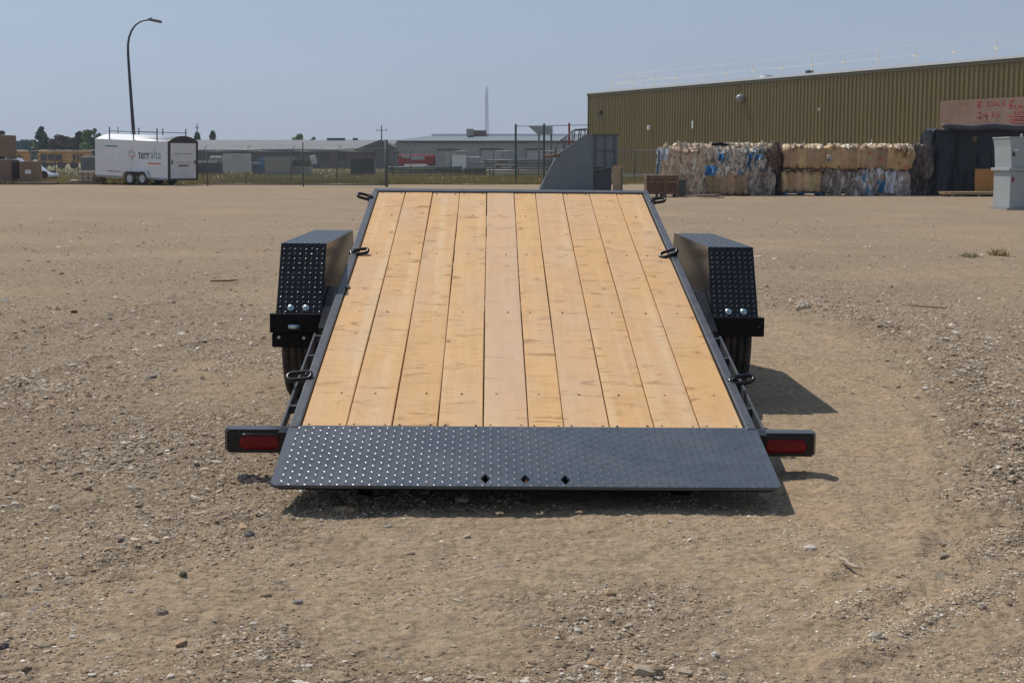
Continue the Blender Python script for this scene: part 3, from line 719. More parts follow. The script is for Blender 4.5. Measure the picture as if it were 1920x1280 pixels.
        for bx in bolts:
            p = Vector((sx*(xo-bx), 2.345, .545))+sl*.035+nrm*.001
            m3 = MB(); Q = Matrix.Translation(p) @ base @ Matrix.Rotation(-math.pi/2, 4, 'Y')
            m3.lathe([(0, .0035), (.0165, .0035), (.0175, 0)], 20, Q); m3.lathe([(0, .013), (.0095, .013), (.0105, .0035)], 6, Q, False)
            m3.build('bolt', M_zinc, fd)
        # rear bracket
        mb = MB(); lo, hi = sorted((sx*.985, sx*1.292)); mb.bbox((lo, 2.325, .448), (hi, 2.341, .549), .003)
        if sx < 0: mb.bbox((-1.282, 2.328, .372), (-1.075, 2.338, .4475), .006)
        br = mb.build('fender_bracket', M_under, root, LV)
        if sx < 0:
            m3 = MB(); m3.tube([(-1.192, 2.312, .483), (-1.135, 2.312, .481)], .0125, 12); m3.build('latch_pin', M_zinc, br)
            for bx, bz in ((-1.245, .425), (-1.115, .422), (-1.262, .505)):
                m3 = MB(); m3.lathe([(0, .006), (.008, .006), (.009, 0)], 6, Matrix.Translation((bx, 2.327, bz)) @ Matrix.Rotation(-math.pi/2, 4, 'Z'), False); m3.build('bracket_bolt', M_zinc if bz < .5 else M_black, br)
        else:
            m3 = MB(); m3.lathe([(0, .006), (.009, .006), (.010, 0)], 6, Matrix.Translation((1.262, 2.324, .500)) @ Matrix.Rotation(-math.pi/2, 4, 'Z'), False); m3.build('bracket_bolt', M_black, br)
        # inner frame arm between fender and deck
        lo, hi = sorted((sx*.966, sx*1.016)); mb = MB()
        mb.prism([(2.12, .500), (2.60, .655), (2.80, .655), (2.80, .56), (2.12, .43)], 0, lo, hi); mb.build('frame_arm', M_black, root, LV)
        # wheels
        for wy in (2.735, 3.60):
            zc = .412+(sx*1.14*.0098); prof_t = [(.20, -.085), (.30, -.105), (.335, -.098), (.350, -.082), (.352, -.062), (.345, -.060), (.345, -.054), (.354, -.052), (.356, -.022), (.348, -.020), (.348, -.013), (.356, -.011), (.356, .011), (.348, .013), (.348, .020), (.356, .022), (.354, .052), (.345, .054), (.345, .060), (.352, .062), (.350, .082), (.335, .098), (.30, .105), (.20, .085)]
            wh = bpy.data.objects.new('wheel', None); COL.objects.link(wh); wh.parent = root; wh.matrix_local = LV @ Matrix.Translation((sx*1.142, wy, zc)); wh.empty_display_size = .1
            MB().lathe(prof_t, 48, None, True).build('tyre', M_rubber, wh)
            # tread blocks
            mbt = MB()
            for k in range(60):
                a = 2*math.pi*k/60
                for xc, wd in ((-.073, .018), (.073, .018), (-.037, .012), (.037, .012)):
                    Q = Matrix.Rotation(a, 4, 'X') @ Matrix.Translation((xc, 0, .353)); mbt.box((-wd/2, -.011, -.004), (wd/2, .011, .006), Q)
            mbt.build('tread_blocks', M_rubber, wh, kind='stuff')
            mr = MB(); mr.lathe([(.0, .02), (.06, .03), (.09, .0), (.17, .0), (.195, .06), (.20, .085), (.195, -.08), (.18, -.07)] if sx > 0 else [(.0, -.02), (.06, -.03), (.09, 0), (.17, 0), (.195, -.06), (.20, -.085), (.195, .08), (.18, .07)], 24); mr.build('rim', M_rim, wh)
    return root
build_trailer()

# ------------------------------------------------------------------ text and small prints
def text_mesh(s, size, bold=0.0):
    cu = bpy.data.curves.new('lettering', 'FONT'); cu.body = s; cu.size = size; cu.offset = bold; cu.resolution_u = 2
    o = bpy.data.objects.new('lettering', cu); COL.objects.link(o); dg = bpy.context.evaluated_depsgraph_get()
    me = bpy.data.meshes.new_from_object(o.evaluated_get(dg)); bpy.data.objects.remove(o, do_unlink=True); me.name = 'lettering'; return me

# ------------------------------------------------------------------ olive warehouse
DA, DB = GD(335), None
PA = Vector((xat(1103, DA), DA, 0))
DB = 1/(1/DA+(1920-1103)*0.66e-5*1.045); PB = Vector((xat(1920, DB), DB, 0))
wd = (PB-PA); WL0 = wd.length; wd.normalize(); wn = Vector((wd.y, -wd.x, 0))
if wn.y > 0: wn = -wn
EAVE = zat(176, DA)
def wall_pt(px, py, off=0.0): return hit(px, py, PA+wn*off, wn)
def warehouse():
    root = empty('warehouse', tuple(PA), 'long olive green ribbed metal warehouse with white roof edge behind the waste bales', 'warehouse')
    MW = Matrix(((wd.x, wn.x, 0, 0), (wd.y, wn.y, 0, 0), (0, 0, 1, 0), (0, 0, 0, 1)))   # u along wall, v outwards
    T = .915; n = 56; H = EAVE-.16
    sec = []
    for k in range(3):
        u = k*.305; sec += [(u, 0), (u+.19, 0), (u+.215, .042), (u+.28, .042), (u+.3049, .0)]
    mb = MB(); m = len(sec)
    mb.add([(u, v, .42) for u, v in sec]+[(u, v, H) for u, v in sec], [(i, i+1, m+i+1, m+i) for i in range(m-1)])
    me = mb.mesh('wall_panel'); me.materials.append(M_olive)
    for i in range(n):
        link('wall_panel', me, None, root, MW @ Matrix.Translation((i*T+.02, (i % 2)*.0015, 0)))
    L = n*T
    mb = MB(); mb.box((0, -.35, -.3), (L, -.02, .42)); mb.build('foundation', M_concrete, root, MW)
    mb = MB(); mb.box((0, -30, .42), (L, -.03, H-.02)); mb.build('wall_core', M_greyd, root, MW)
    mb = MB(); mb.box((-.05, -.02, .42), (.018, .05, H)); mb.build('corner_trim', M_olive, root, MW)
    mb = MB(); mb.box((-.12, -.3, H+.002), (L, .07, H+.15)); mb.build('eave_trim', mat('dark_olive_trim', (.10,.095,.045), .5), root, MW)
    mb = MB(); mb.box((-.14, -30.2, H+.152), (L, .09, H+.26)); mb.build('roof', M_whiter, root, MW)
    # fall-protection rail standing back from the edge
    hz = H+.26; sp = 2.72; x = 1.0; k = 0
    mb = MB(); rail = MB()
    while x < L-1:
        pb = MB(); pb.tube([(x, -1.2, hz), (x, -1.2, hz+1.05)], .015, 5); pb.box((x-.3, -1.5, hz+.0), (x+.3, -.9, hz+.03)); pb.tube([(x-.16, -1.2, hz+.5), (x+.16, -1.2, hz+.5)], .02, 4)
        pb.build('guard_post', M_yrail, root, MW); x += sp; k += 1
    for zz in (.55, 1.02):
        rb = MB(); rb.tube([(1.0, -1.2, hz+zz), (x-sp, -1.2, hz+zz)], .006, 4); rb.build('guard_rail', M_yrail, root, MW)
    for zz in (.55, 1.02):
        rb = MB(); rb.tube([(1.0, -1.2, hz+zz), (1.0, -9, hz+zz)], .012, 4); rb.build('guard_rail', M_yrail, root, MW)
    for yy in (-3.6, -6.2, -9):
        pb = MB(); pb.tube([(1.0, yy, hz), (1.0, yy, hz+1.05)], .022, 5); pb.build('guard_post', M_yrail, root, MW)
    MWi = (Matrix.Translation(PA) @ MW).inverted()
    def uv(px, py): return MWi @ wall_pt(px, py)
    # roof dome and little box
    p = MWi @ hit(1437, 148, PA-wn*4, wn)
    mb = MB(); mb.lathe([(0, .62), (.35, .55), (.66, .32), (.78, 0)], 16, Matrix.Translation((p.x, -4, hz-.1)) @ Matrix.Rotation(-math.pi/2, 4, 'Y') @ Matrix.Rotation(0, 4, 'X'))
    mb.build('roof_vent', M_galv, root, MW)
    p = uv(1475, 140); mb = MB(); mb.box((p.x-.15, -1.6, hz-.02), (p.x+.15, -1.3, hz+.28)); mb.build('roof_box', M_darktrim, root, MW)
    # round wall vent hood
    p = uv(1394, 185); mb = MB()
    mb.lathe([(.20, -.02), (.24, .10), (.24, .16), (.20, .30), (.11, .40), (0, .42)], 16, Matrix.Translation((p.x, .04, p.z)) @ Matrix.Rotation(math.pi/2, 4, 'Z'))
    vt = mb.build('wall_vent_hood', M_galv, root, MW)
    for px, py, w_, h_, m_, nm in ((1220, 240, .10, .13, M_white, 'wall_lamp'), (1300, 234, .09, .22, M_whiter, 'wall_notice'), (1128, 211, .16, .14, M_dgreen, 'wall_bracket'), (1540, 206, .03, .06, M_white, 'wall_sensor')):
        p = uv(px, py); mb = MB(); mb.bbox((p.x-w_, .045, p.z-h_), (p.x+w_, .045+(.16 if nm != 'wall_notice' else .03), p.z+h_), .02); mb.build(nm, m_, root, MW)
    # big plywood board with red hand lettering
    a, b = uv(1765, 190), uv(1765, 243); c = uv(1925, 187)
    sr = empty('plywood_sign', tuple(PA+wd*a.x+wn*.06+Vector((0, 0, 0))), 'wide plywood board with red handwriting on the warehouse wall above the black tarp', 'sign')
    sr.location.z = b.z; S0 = Vector(sr.location); SM = MW
    Lb = c.x-a.x+4; hb = a.z-b.z; xs = np.linspace(0, Lb, 4)
    for i in range(3):
        mb = MB(); mb.box((xs[i]+.004, 0, 0), (xs[i+1]-.004, .018, hb+.02*math.sin(i*2+.5))); mb.build('plywood_sheet', mat('weathered_plywood', [(.25,.155,.105), (.27,.18,.125), (.26,.16,.11)][i], .85, var=.22, scale=2, dirt=(.32,.25,.20), dirt_amt=.5), sr, SM)
    strokes = {
     '6': [[(656,158),(668,150)],[(690,150),(668,158),(655,180),(653,198),(668,204),(682,196),(682,180),(668,176),(656,188)]],
     'C': [[(768,152),(752,158),(742,175),(745,192),(758,194),(772,186)]],
     'o': [[(792,160),(782,168),(782,184),(792,190),(802,182),(800,166),(792,160)]],
     'i': [[(815,158),(813,188)],[(816,148),(817,150)]],
     'l': [[(830,148),(826,190)]],
     'L': [[(846,150),(840,190),(866,188)]],
     's': [[(904,146),(892,150),(884,160),(896,168),(908,166),(908,182),(890,190),(878,184)]],
     '8': [[(992,136),(972,146),(950,162),(948,176),(968,188),(966,210),(948,214),(940,200),(956,186),(972,170)]],
     '0': [[(994,186),(984,196),(986,212),(998,216),(1008,204),(1004,188),(994,186)]],
     ',': [[(1016,212),(1012,222)]],
     '00': [[(1038,186),(1028,198),(1034,214),(1046,206),(1046,190),(1038,186)],[(1064,186),(1056,198),(1062,214),(1072,206),(1072,190),(1064,186)],[(1094,184),(1084,198),(1090,214),(1102,206),(1102,190),(1094,184)]],
     '2': [[(650,256),(668,246),(684,256),(680,276),(660,296),(644,304),(662,298),(690,308)]],
     '4': [[(712,252),(706,284),(748,280)],[(746,246),(738,318)]],
     'P': [[(788,252),(790,300)],[(780,256),(800,246),(812,262),(792,276)]],
     'c': [[(832,268),(818,274),(816,290),(832,292)]],
     's2': [[(856,266),(844,272),(846,280),(856,284),(850,292),(838,292)]],
     'LBS': [[(998,236),(994,262),(1014,270)],[(1030,236),(1026,268),(1046,262),(1034,252),(1048,244),(1030,236)],[(1078,234),(1062,240),(1064,250),(1078,256),(1066,268),(1054,266)]],
     'line': [[(918,284),(1083,290)]],
     'loop': [[(1083,310),(1010,312),(960,316),(946,328),(958,344),(1000,350),(1083,352)],[(1083,326),(1000,326),(975,332)]]}
    for nm, ss in strokes.items():
        mb = MB()
        for st in ss:
            pts = []
            for (X, Y) in st:
                q = hit(1700+X/4.923, 160+Y/4.923, PA+wn*.0815, wn)-S0; pts.append(q)
            mb.tube(pts, .034 if nm in '6 8 2 4'.split() else .027, 6)
        # flatten against the board
        mb2 = MB(); MWl = MW.inverted(); vs = [MWl @ Vector(v) for v in mb.v]; vs = [(v.x, .0195+(v.y-.0215)*.06, v.z) for v in vs]
        mb2.v = vs; mb2.f = mb.f; mb2.sm = mb.sm; mb2.build('red_lettering', M_redink, sr, SM)
warehouse()

# ------------------------------------------------------------------ chain link fences
def fence(name, pts_px, top_py, label, posts_r=.03, barb=True, mesh_=True, rail=True, closed_bottom=False, cell=.06, wire=.0022, extra_posts=()):
    """pts_px: list of (px, depth) post positions"""
    P = [Vector((xat(px, d), d, 0)) for px, d in pts_px]; root = empty(name, tuple(P[0]), label, 'fence')
    o = P[0]; hs = [zat(tp, d) for (px, d), tp in zip(pts_px, top_py)]
    for i, (p, h) in enumerate(zip(P, hs)):
        mb = MB(); q = p-o; mb.tube([q+Vector((0, 0, -.1)), q+Vector((0, 0, h+.03))], posts_r, 7)
        if barb:
            mb.tube([q+Vector((0, 0, h)), q+Vector((.28, -.05, h+.33))], .016, 5)
        mb.build('fence_post', M_galvd, root)
    for i in range(len(P)-1):
        a, b, ha, hb = P[i]-o, P[i+1]-o, hs[i], hs[i+1]
        if rail:
            mb = MB(); mb.tube([a+Vector((0, 0, ha)), b+Vector((0, 0, hb))], .024, 6); mb.build('top_rail', M_galv, root)
        if closed_bottom:
            mb = MB(); mb.tube([a+Vector((0, 0, .09)), b+Vector((0, 0, .09))], .03, 6); mb.build('bottom_rail', M_galvd, root)
        if mesh_:
            d = (b-a); L = d.length; d.normalize(); h = min(ha, hb)-.02; V = []; Fc = []; nrm = Vector((-d.y, d.x, 0))
            c = cell
            for sgn in (1, -1):
                u = -h
                while u < L:
                    z0, z1 = .05, h; u0, u1 = (u, u+h-.05) if sgn > 0 else (u+h-.05, u)
                    # clip
                    def clip(ua, za, ub, zb):
                        if ua > ub: ua, za, ub, zb = ub, zb, ua, za
                        if ub <= 0 or ua >= L: return None
                        m_ = (zb-za)/(ub-ua)
                        if ua < 0: za += m_*(-ua); ua = 0
                        if ub > L: zb += m_*(L-ub); ub = L
                        return ua, za, ub, zb
                    cc = clip(u0, z0, u1, z1)
                    if cc:
                        ua, za, ub, zb = cc; dd = Vector((ub-ua, zb-za)).normalized(); w_ = wire; k = len(V)
                        for (uu, zz) in ((ua, za), (ub, zb)):
                            base = a+d*uu+Vector((0, 0, zz))
                            V += [base+d*(-dd.y*w_)+Vector((0, 0, dd.x*w_)), base+d*(dd.y*w_)-Vector((0, 0, dd.x*w_)), base+nrm*w_*sgn*1.5]
                        for t_ in range(3): Fc.append((k+t_, k+(t_+1) % 3, k+3+(t_+1) % 3, k+3+t_))
                    u += c*1.414
            if V: fastmesh('chain_link_mesh', np.array([v[:] for v in V]), np.array(Fc), M_chain, parent=root, kind='stuff')
        if barb:
            for k in range(3):
                t = (k+1)/3; off = Vector((.28*t, -.05*t, .33*t))
                mb = MB(); mb.tube([a+Vector((0, 0, ha))+off, b+Vector((0, 0, hb))+off], .004, 3); mb.build('barbed_wire', M_galvd, root)
    return root
d0 = GD(344.5)
fence('chain_link_fence', [(18, d0+8), (60, d0+7), (103, d0+6), (146, d0+5), (196, d0+4)], [283, 283, 282.5, 282, 282], 'chain link fence at far left between the school buses and the brown cartons', barb=False)
fence('chain_link_fence', [(297, d0+4), (380, d0+3), (461, d0+3), (545, d0+3), (631, d0+3), (722, d0+3)], [284]*6, 'barbed wire chain link fence carrying the white notice right of the enclosed trailer')
fence('sliding_gate', [(388, GD(349)), (568, GD(349.5)), (723, GD(350))], [281.5, 280, 278.5], 'chain link sliding gate between the thin post and the heavy grey post', barb=False, closed_bottom=True)
fence('chain_link_fence', [(736, 97), (770, 98), (845, 100), (925, 100), (1010, 100), (1100, 100)], [284, 284.5, 284, 283.5, 283, 283], 'barbed wire chain link fence behind the plank deck in front of the pipe racks')
fence('chain_link_fence', [(1140, 78), (1190, 79), (1250, 80), (1300, 81)], [282, 282, 282, 282], 'short chain link fence at the left corner of the olive warehouse', barb=False)
def post(px, ptop, pbot, r_px, m, label, name='fence_post', D=None, cat='post', cap=True):
    D = D or GD(pbot); r = r_px/FPX*D/2; z = zat(ptop, D); mb = MB(); mb.tube([(0, 0, -.1), (0, 0, z)], r, 10)
    if cap: mb.tube([(0, 0, z), (0, 0, z+.05)], [r*1.15, r*.4], 10)
    o = mb.build(name, m); o.location = (xat(px, D), D, 0); return tag(o, label, cat)
post(724.5, 264, 350.5, 6, M_galvd, 'heavy grey steel gate post just left of the plank deck, tallest of the fence', name='gate_post')
post(568, 268, 350.2, 2.6, M_galvd, 'thin dark upright at the middle of the sliding gate', name='gate_guide_post')

def sheet_box(name, px0, px1, ptop, pbot, D, depth, m, label=None, cat=None, group=None, rz=0, parent=None, bev=.02, z0=None):
    """solid block whose front face spans the given bearings at distance D"""
    x0, x1 = xat(px0, D), xat(px1, D); zt, zb = zat(ptop, D), zat(pbot, D)
    if zb < .15 and z0 is None: zb = 0
    if z0 is not None: zb = z0
    mb = MB(); hw = (x1-x0)/2; mb.bbox((-hw, 0, 0), (hw, depth, zt-zb), min(bev, hw*.2, (zt-zb)*.2))
    o = mb.build(name, m); o.location = ((x0+x1)/2, D, zb); o.rotation_euler = (0, 0, rz)
    if parent: o.parent = parent; o.location = Vector(o.location)-Vector(parent.location)
    if label: tag(o, label, cat, group)
    return o

# notice on the fence
def notice():
    D = d0+2.9; x0, x1 = xat(418, D), xat(471, D); z0, z1 = zat(322, D), zat(288, D)
    r = empty('fence_notice', ((x0+x1)/2, D, z0), 'large white notice with rows of small print hanging on the chain link fence', 'sign'); hw = (x1-x0)/2; h = z1-z0
    mb = MB(); mb.box((-hw, 0, 0), (hw, .02, h)); mb.build('notice_board', mat('notice_white', (.50,.52,.54), .6, var=.05), r)
    random.seed(5)
    for i in range(8):
        z = h*(.86-i*.105); a = hw*(.85 if i > 1 else .35); b = a*(1 if i % 3 else .7); m_ = MB()
        x = -a
        while x < b:
            l = random.uniform(.04, .16); m_.box((x, -.004, z), (min(x+l, b), -.001, z+(.045 if i < 2 else .022))); x += l+.03
        m_.build('print_line', M_greyprint, r, kind='stuff')
notice()

# ------------------------------------------------------------------ white enclosed trailer
def enclosed():
    Dr = GD(347.5)-.6; A = Vector((xat(314, Dr), Dr, 0)); L = 4.85; W_ = 2.08
    u = Vector((-.865, .502, 0)); v = Vector((.502, .865, 0))              # to the front, to the far side
    root = empty('enclosed_trailer', tuple(A), 'white enclosed cargo trailer with dark rear frame and a roof ladder rack', 'trailer')
    M0 = Matrix(((u.x, v.x, 0, 0), (u.y, v.y, 0, 0), (0, 0, 1, 0), (0, 0, 0, 1)))
    Wh = M0; tilt = math.atan2(.16, 4.85); MT = M0 @ Matrix.Rotation(-tilt, 4, 'Y')
    zb, zt = zat(336.5, Dr), zat(265.5, Dr)
    # side panels of the body
    n = 4
    for side in (0, 1):
        for i in range(n):
            a, b = L*i/n, L*(i+1)/n; y = 0 if side == 0 else W_; mb = MB()
            mb.box((a+.004, y-.012 if side == 0 else y, zb), (b-.004, y if side == 0 else y+.012, zt)); mb.build('side_panel', M_white, root, MT)
    mb = MB(); mb.box((.01, .002, zb+.01), (L-.01, W_-.002, zt-.002)); mb.build('body_core', M_white, root, MT)
    # roof: arched across
    arc = [(W_*k/14, zt+.27*math.sin(math.pi*k/14)**.75) for k in range(15)]
    mb = MB(); m = len(arc)
    for (a, b, s) in ((.0, L, 1),):
        mb.add([(a, y, z) for y, z in arc]+[(b, y, z) for y, z in arc], [(i, i+1, m+i+1, m+i) for i in range(m-1)]+[tuple(range(m)), tuple(range(m, 2*m))[::-1]], True)
    mb.build('roof', M_whiter, root, MT)
    fr = MB(); fr.bbox((L-.01, -.01, zb), (L+.10, W_+.01, zt+.05), .05, 2); fr.build('front_nose', M_white, root, MT)
    # dark rear frame and door
    mb = MB(); t_ = .13
    for y0, y1 in ((-.016, t_-.02), (W_-t_+.02, W_+.016)): mb.box((-.05, y0, zb-.02), (.012, y1, zt+.02))
    m = len(arc); mb.add([(-.05, y, z+.012) for y, z in arc]+[(-.05, W_*k/14, zt-.06) for k in range(15)]+[(.05, y, z+.012) for y, z in arc]+[(.05, W_*k/14, zt-.06) for k in range(15)],
           [(i, i+1, m+i+1, m+i) for i in range(m-1)]+[(2*m+i, 2*m+i+1, 3*m+i+1, 3*m+i) for i in range(m-1)]+[(i, i+1, 2*m+i+1, 2*m+i) for i in range(m-1)]+[(m+i, m+i+1, 3*m+i+1, 3*m+i) for i in range(m-1)])
    mb.box((-.05, 0, zb-.05), (.012, W_, zb+.02)); mb.build('rear_frame', M_darktrim, root, MT)
    mb = MB(); mb.bbox((-.045, t_, zb+.035), (-.005, W_-t_, zt-.07), .006); dr = mb.build('ramp_door', M_white, root, MT)
    for y in (t_+.02, W_-t_-.16):
        m2 = MB(); m2.box((-.09, y, 1.12), (-.047, y+.16, 1.15)); m2.box((-.08, y+.06, 1.02), (-.047, y+.085, 1.25)); m2.build('door_latch', M_darktrim, dr)
    m2 = MB(); m2.box((-.049, W_/2-.35, 1.47-.55), (-.046, W_/2+.33, 1.005)); m2.build('orange_strip', M_brownprint, dr)
    m2 = MB(); random.seed(3)
    for z, a, b, t2 in ((1.52, .35, 1.65, .05), (1.13, .55, 1.5, .02), (1.07, .35, 1.65, .015)):
        y = a
        while y < b: l = random.uniform(.05, .13); m2.box((-.049, y, z), (-.046, y+l, z+t2)); y += l+.04
    m2.build('door_print', M_greyprint, dr, kind='stuff')
    # lower dark corner strips
    mb = MB(); mb.box((0.012, -.016, zb-.05), (L, -.0125, zb+.05)); mb.build('belly_trim', M_galv, root, MT)
    def sp(px, py):       # point on the near side in trailer coordinates
        q = hit(px, py, A, Vector((-v.x, -v.y, 0))); return (Matrix.Translation(A) @ MT).inverted() @ q
    # lettering
    def put(me, mt, px, py, name):
        p = sp(px, py); o = link(name, me, mt, root, MT @ Matrix.Translation((p.x, -.0135, p.z)) @ Matrix(((-1, 0, 0, 0), (0, 0, 1, 0), (0, 1, 0, 0), (0, 0, 0, 1)))); return o
    p0, p1, p2 = sp(260, 297), sp(281.5, 297), sp(302, 297)
    me = text_mesh('terr', .62, .012); w0 = max(v_.co.x for v_ in me.vertices); s = abs(p1.x-p0.x)/w0
    for v_ in me.vertices: v_.co.x *= s*.98
    put(me, M_navy, 260, 297.3, 'lettering')
    me = text_mesh('alta', .62, .0); w0 = max(v_.co.x for v_ in me.vertices); s = abs(p2.x-p1.x)/w0
    for v_ in me.vertices: v_.co.x *= s*.98
    put(me, M_slate, 282, 297.3, 'lettering')
    # starburst logo
    c = sp(247.5, 290)
    for k in range(9):
        a = 2*math.pi*k/9+.2; mb = MB(); m_ = [M_orange, M_orange, M_navy, M_redink, M_orange, M_slate, M_orange, M_navy, M_slate][k]
        mb.box((.09, -.0145, -.022), (.24 if k % 2 else .29, -.0125, .022)); mb.build('logo_ray', m_, root, MT @ Matrix.Translation((c.x, 0, c.z)) @ Matrix.Rotation(a, 4, 'Y'))
    for px0, px1, py0, py1, mt, nm in ((198, 221, 272.5, 275.8, M_teal, 'teal_label'), (278, 302, 305, 309, M_orange, 'orange_strip'), (201, 227, 319.5, 322.5, M_brownprint, 'brown_strip')):
        a, b = sp(px0, py0), sp(px1, py1); mb = MB(); mb.box((min(a.x, b.x), -.0150, min(a.z, b.z)), (max(a.x, b.x), -.0125, max(a.z, b.z))); mb.build(nm, mt, root, MT)
    # wheels and fender flare, on the level
    for side in (0, 1):
        for px in (269.5, 246):
            q = hit(px, 337, A, Vector((-v.x, -v.y, 0))); lu = (q-A).dot(u); y = -.02 if side == 0 else W_-.10
            wh = bpy.data.objects.new('wheel', None); COL.objects.link(wh); wh.parent = root; wh.empty_display_size = .1
            wh.matrix_local = M0 @ Matrix.Translation((lu, y, .335)) @ Matrix.Rotation(math.pi/2*(1 if side == 0 else -1), 4, 'Z')
            MB().lathe([(.19, -.09), (.30, -.10), (.335, -.07), (.335, .07), (.30, .10), (.19, .09)], 24).build('tyre', M_rubber, wh)
            MB().lathe([(0, -.085), (.06, -.09), (.07, -.05), (.155, -.055), (.175, -.088), (.19, -.09)], 16).build('rim', M_rim, wh)
    lu1 = (hit(282, 337, A, -v)-A).dot(u); lu2 = (hit(233, 337, A, -v)-A).dot(u)
    mb = MB(); N_ = 14; pts = []
    for k in range(N_+1):
        t = k/N_; x = lu1+(lu2-lu1)*t; z = .40+.34*min(1, math.sin(math.pi*t)*2.2)**.6; pts.append((x, z))
    m = len(pts); mb.add([(x, -.20, z) for x, z in pts]+[(x, -.014, z) for x, z in pts]+[(x, -.20, z-.05) for x, z in pts]+[(x, -.014, z-.05) for x, z in pts],
        [(i, i+1, m+i+1, m+i) for i in range(m-1)]+[(2*m+i, 2*m+i+1, 3*m+i+1, 3*m+i) for i in range(m-1)]+[(i, i+1, 2*m+i+1, 2*m+i) for i in range(m-1)])
    mb.build('wheel_arch', M_white, root, M0)
    mb = MB(); mb.box((lu1+.06, -.0135, zb-.02), (lu2-.06, .0, .66)); mb.build('wheel_well', M_darktrim, root, M0)
    mb = MB(); mb.box((.3, .5, .28), (L, .6, zb-.052)); mb.box((.3, W_-.6, .28), (L, W_-.5, zb-.052)); mb.build('undercarriage', M_under, root, M0)
    mb = MB(); mb.tube([(L, .5, .5), (L+1.2, W_/2, .5), (L, W_-.5, .5)], .05, 5); mb.build('drawbar', M_darktrim, root, M0)
    mb = MB(); mb.tube([(L+1.1, W_/2, .5), (L+1.1, W_/2, .0)], .04, 6); mb.build('jack', M_galvd, root, M0)
    # ladder rack
    zr = zt+.50
    for side, pxs in ((0, (203, 248, 292)), (1, (258, 303, 346))):
        ys_ = .03 if side == 0 else W_-.03; us = []
        for px in pxs:
            q = hit(px, 250, A+v*ys_, -v); lu = (q-A).dot(u); us.append(lu)
            mb = MB(); mb.box((lu-.022, ys_-.022, zt-.04), (lu+.022, ys_+.022, zr+.12)); mb.build('rack_post', M_galvd, root, MT)
        mb = MB(); mb.tube([(us[0], ys_, zr-.08), (us[-1], ys_, zr-.08)], .02, 5); mb.build('rack_rail', M_galvd, root, MT)
enclosed()

# ------------------------------------------------------------------ street lamp
def lamp():
    D = GD(344); X = xat(252.5, D); z = lambda p: zat(p, D)
    root = empty('street_lamp', (X, D, 0), 'tall dark street lamp with curved arm rising behind the white enclosed trailer', 'street lamp')
    pp = [(252.5, 346), (252, 250), (249.5, 190), (247.5, 140), (246.2, 105), (246.5, 85), (249, 70), (254, 58), (261, 48), (270, 41.5), (279, 38.5), (288, 38)]
    pts = [(xat(a, D)-X, 0, max(z(b), 0)) for a, b in pp]; rr = [.115, .10, .085, .075, .068, .062, .056, .052, .047, .042, .038, .035]
    mb = MB(); mb.tube(pts, rr, 12); mb.build('lamp_pole', M_lamp, root)
    e = Vector(pts[-1]); mb = MB(); Q = Matrix.Translation(e+Vector((.28, 0, -.03))) @ Matrix.Rotation(R(12), 4, 'Y')
    mb.bbox((-.36, -.14, -.07), (.36, .14, .07), .05, 2, Q); mb.build('lamp_head', mat('lamp_head_grey', (.12,.13,.14), .5), root)
    mb = MB(); mb.tube([e+Vector((.1, 0, .03)), e+Vector((.1, 0, .14))], .035, 8); mb.build('photocell', M_galvd, root)
lamp()

# ------------------------------------------------------------------ far background: poles, mast, trees
def utility_pole(px, ptop, D, label, arm=.95):
    r = empty('utility_pole', (xat(px, D), D, 0), label, 'utility pole'); z = zat(ptop, D); mb = MB(); mb.tube([(0, 0, 0), (0, 0, z)], [.15, .09], 8); mb.build('pole', M_bark, r)
    mb = MB(); mb.box((-arm, -.16, z-.93), (arm, -.05, z-.82)); mb.build('cross_arm', M_bark, r)
    for x in (-arm*.85, 0, arm*.85): m2 = MB(); m2.tube([(x, -.1, z-.82), (x, -.1, z-.55)], .05, 6); m2.build('insulator', M_galv, r)
utility_pole(716, 235, 260, 'wooden utility pole above the right end of the long grey shingle roof')
utility_pole(371, 232, 300, 'utility pole among the small spruces right of the white enclosed trailer', .3)
utility_pole(223, 238, 300, 'utility pole seen just above the roof rack of the white enclosed trailer')
def mast():
    D = 300; r = empty('lattice_mast', (xat(913, D), D, 0), 'tall thin steel lattice mast behind the pale grey metal building', 'mast'); z = zat(168, D); c = .5
    c = .34; P = [(-c, -c*.6), (c, -c*.6), (0, c)]
    for a in P: mb = MB(); mb.tube([(a[0], a[1], 0), (a[0]*.6, a[1]*.6, z)], .042, 4); mb.build('mast_leg', M_galvd, r)
    mb = MB(); k = 0; zz = 0
    while zz < z-1.2:
        for i in range(3):
            f0, f1 = 1-.4*zz/z, 1-.4*(zz+1.1)/z; a, b = P[i], P[(i+1) % 3]; mb.tube([(a[0]*f0, a[1]*f0, zz), (b[0]*f1, b[1]*f1, zz+1.1)], .016, 3)
        zz += 1.1
    mb.build('mast_bracing', M_galvd, r, kind='stuff'); mb = MB(); mb.tube([(0, 0, z-.1), (0, 0, z+.8)], .05, 4); mb.build('mast_tip', M_galvd, r)
mast()
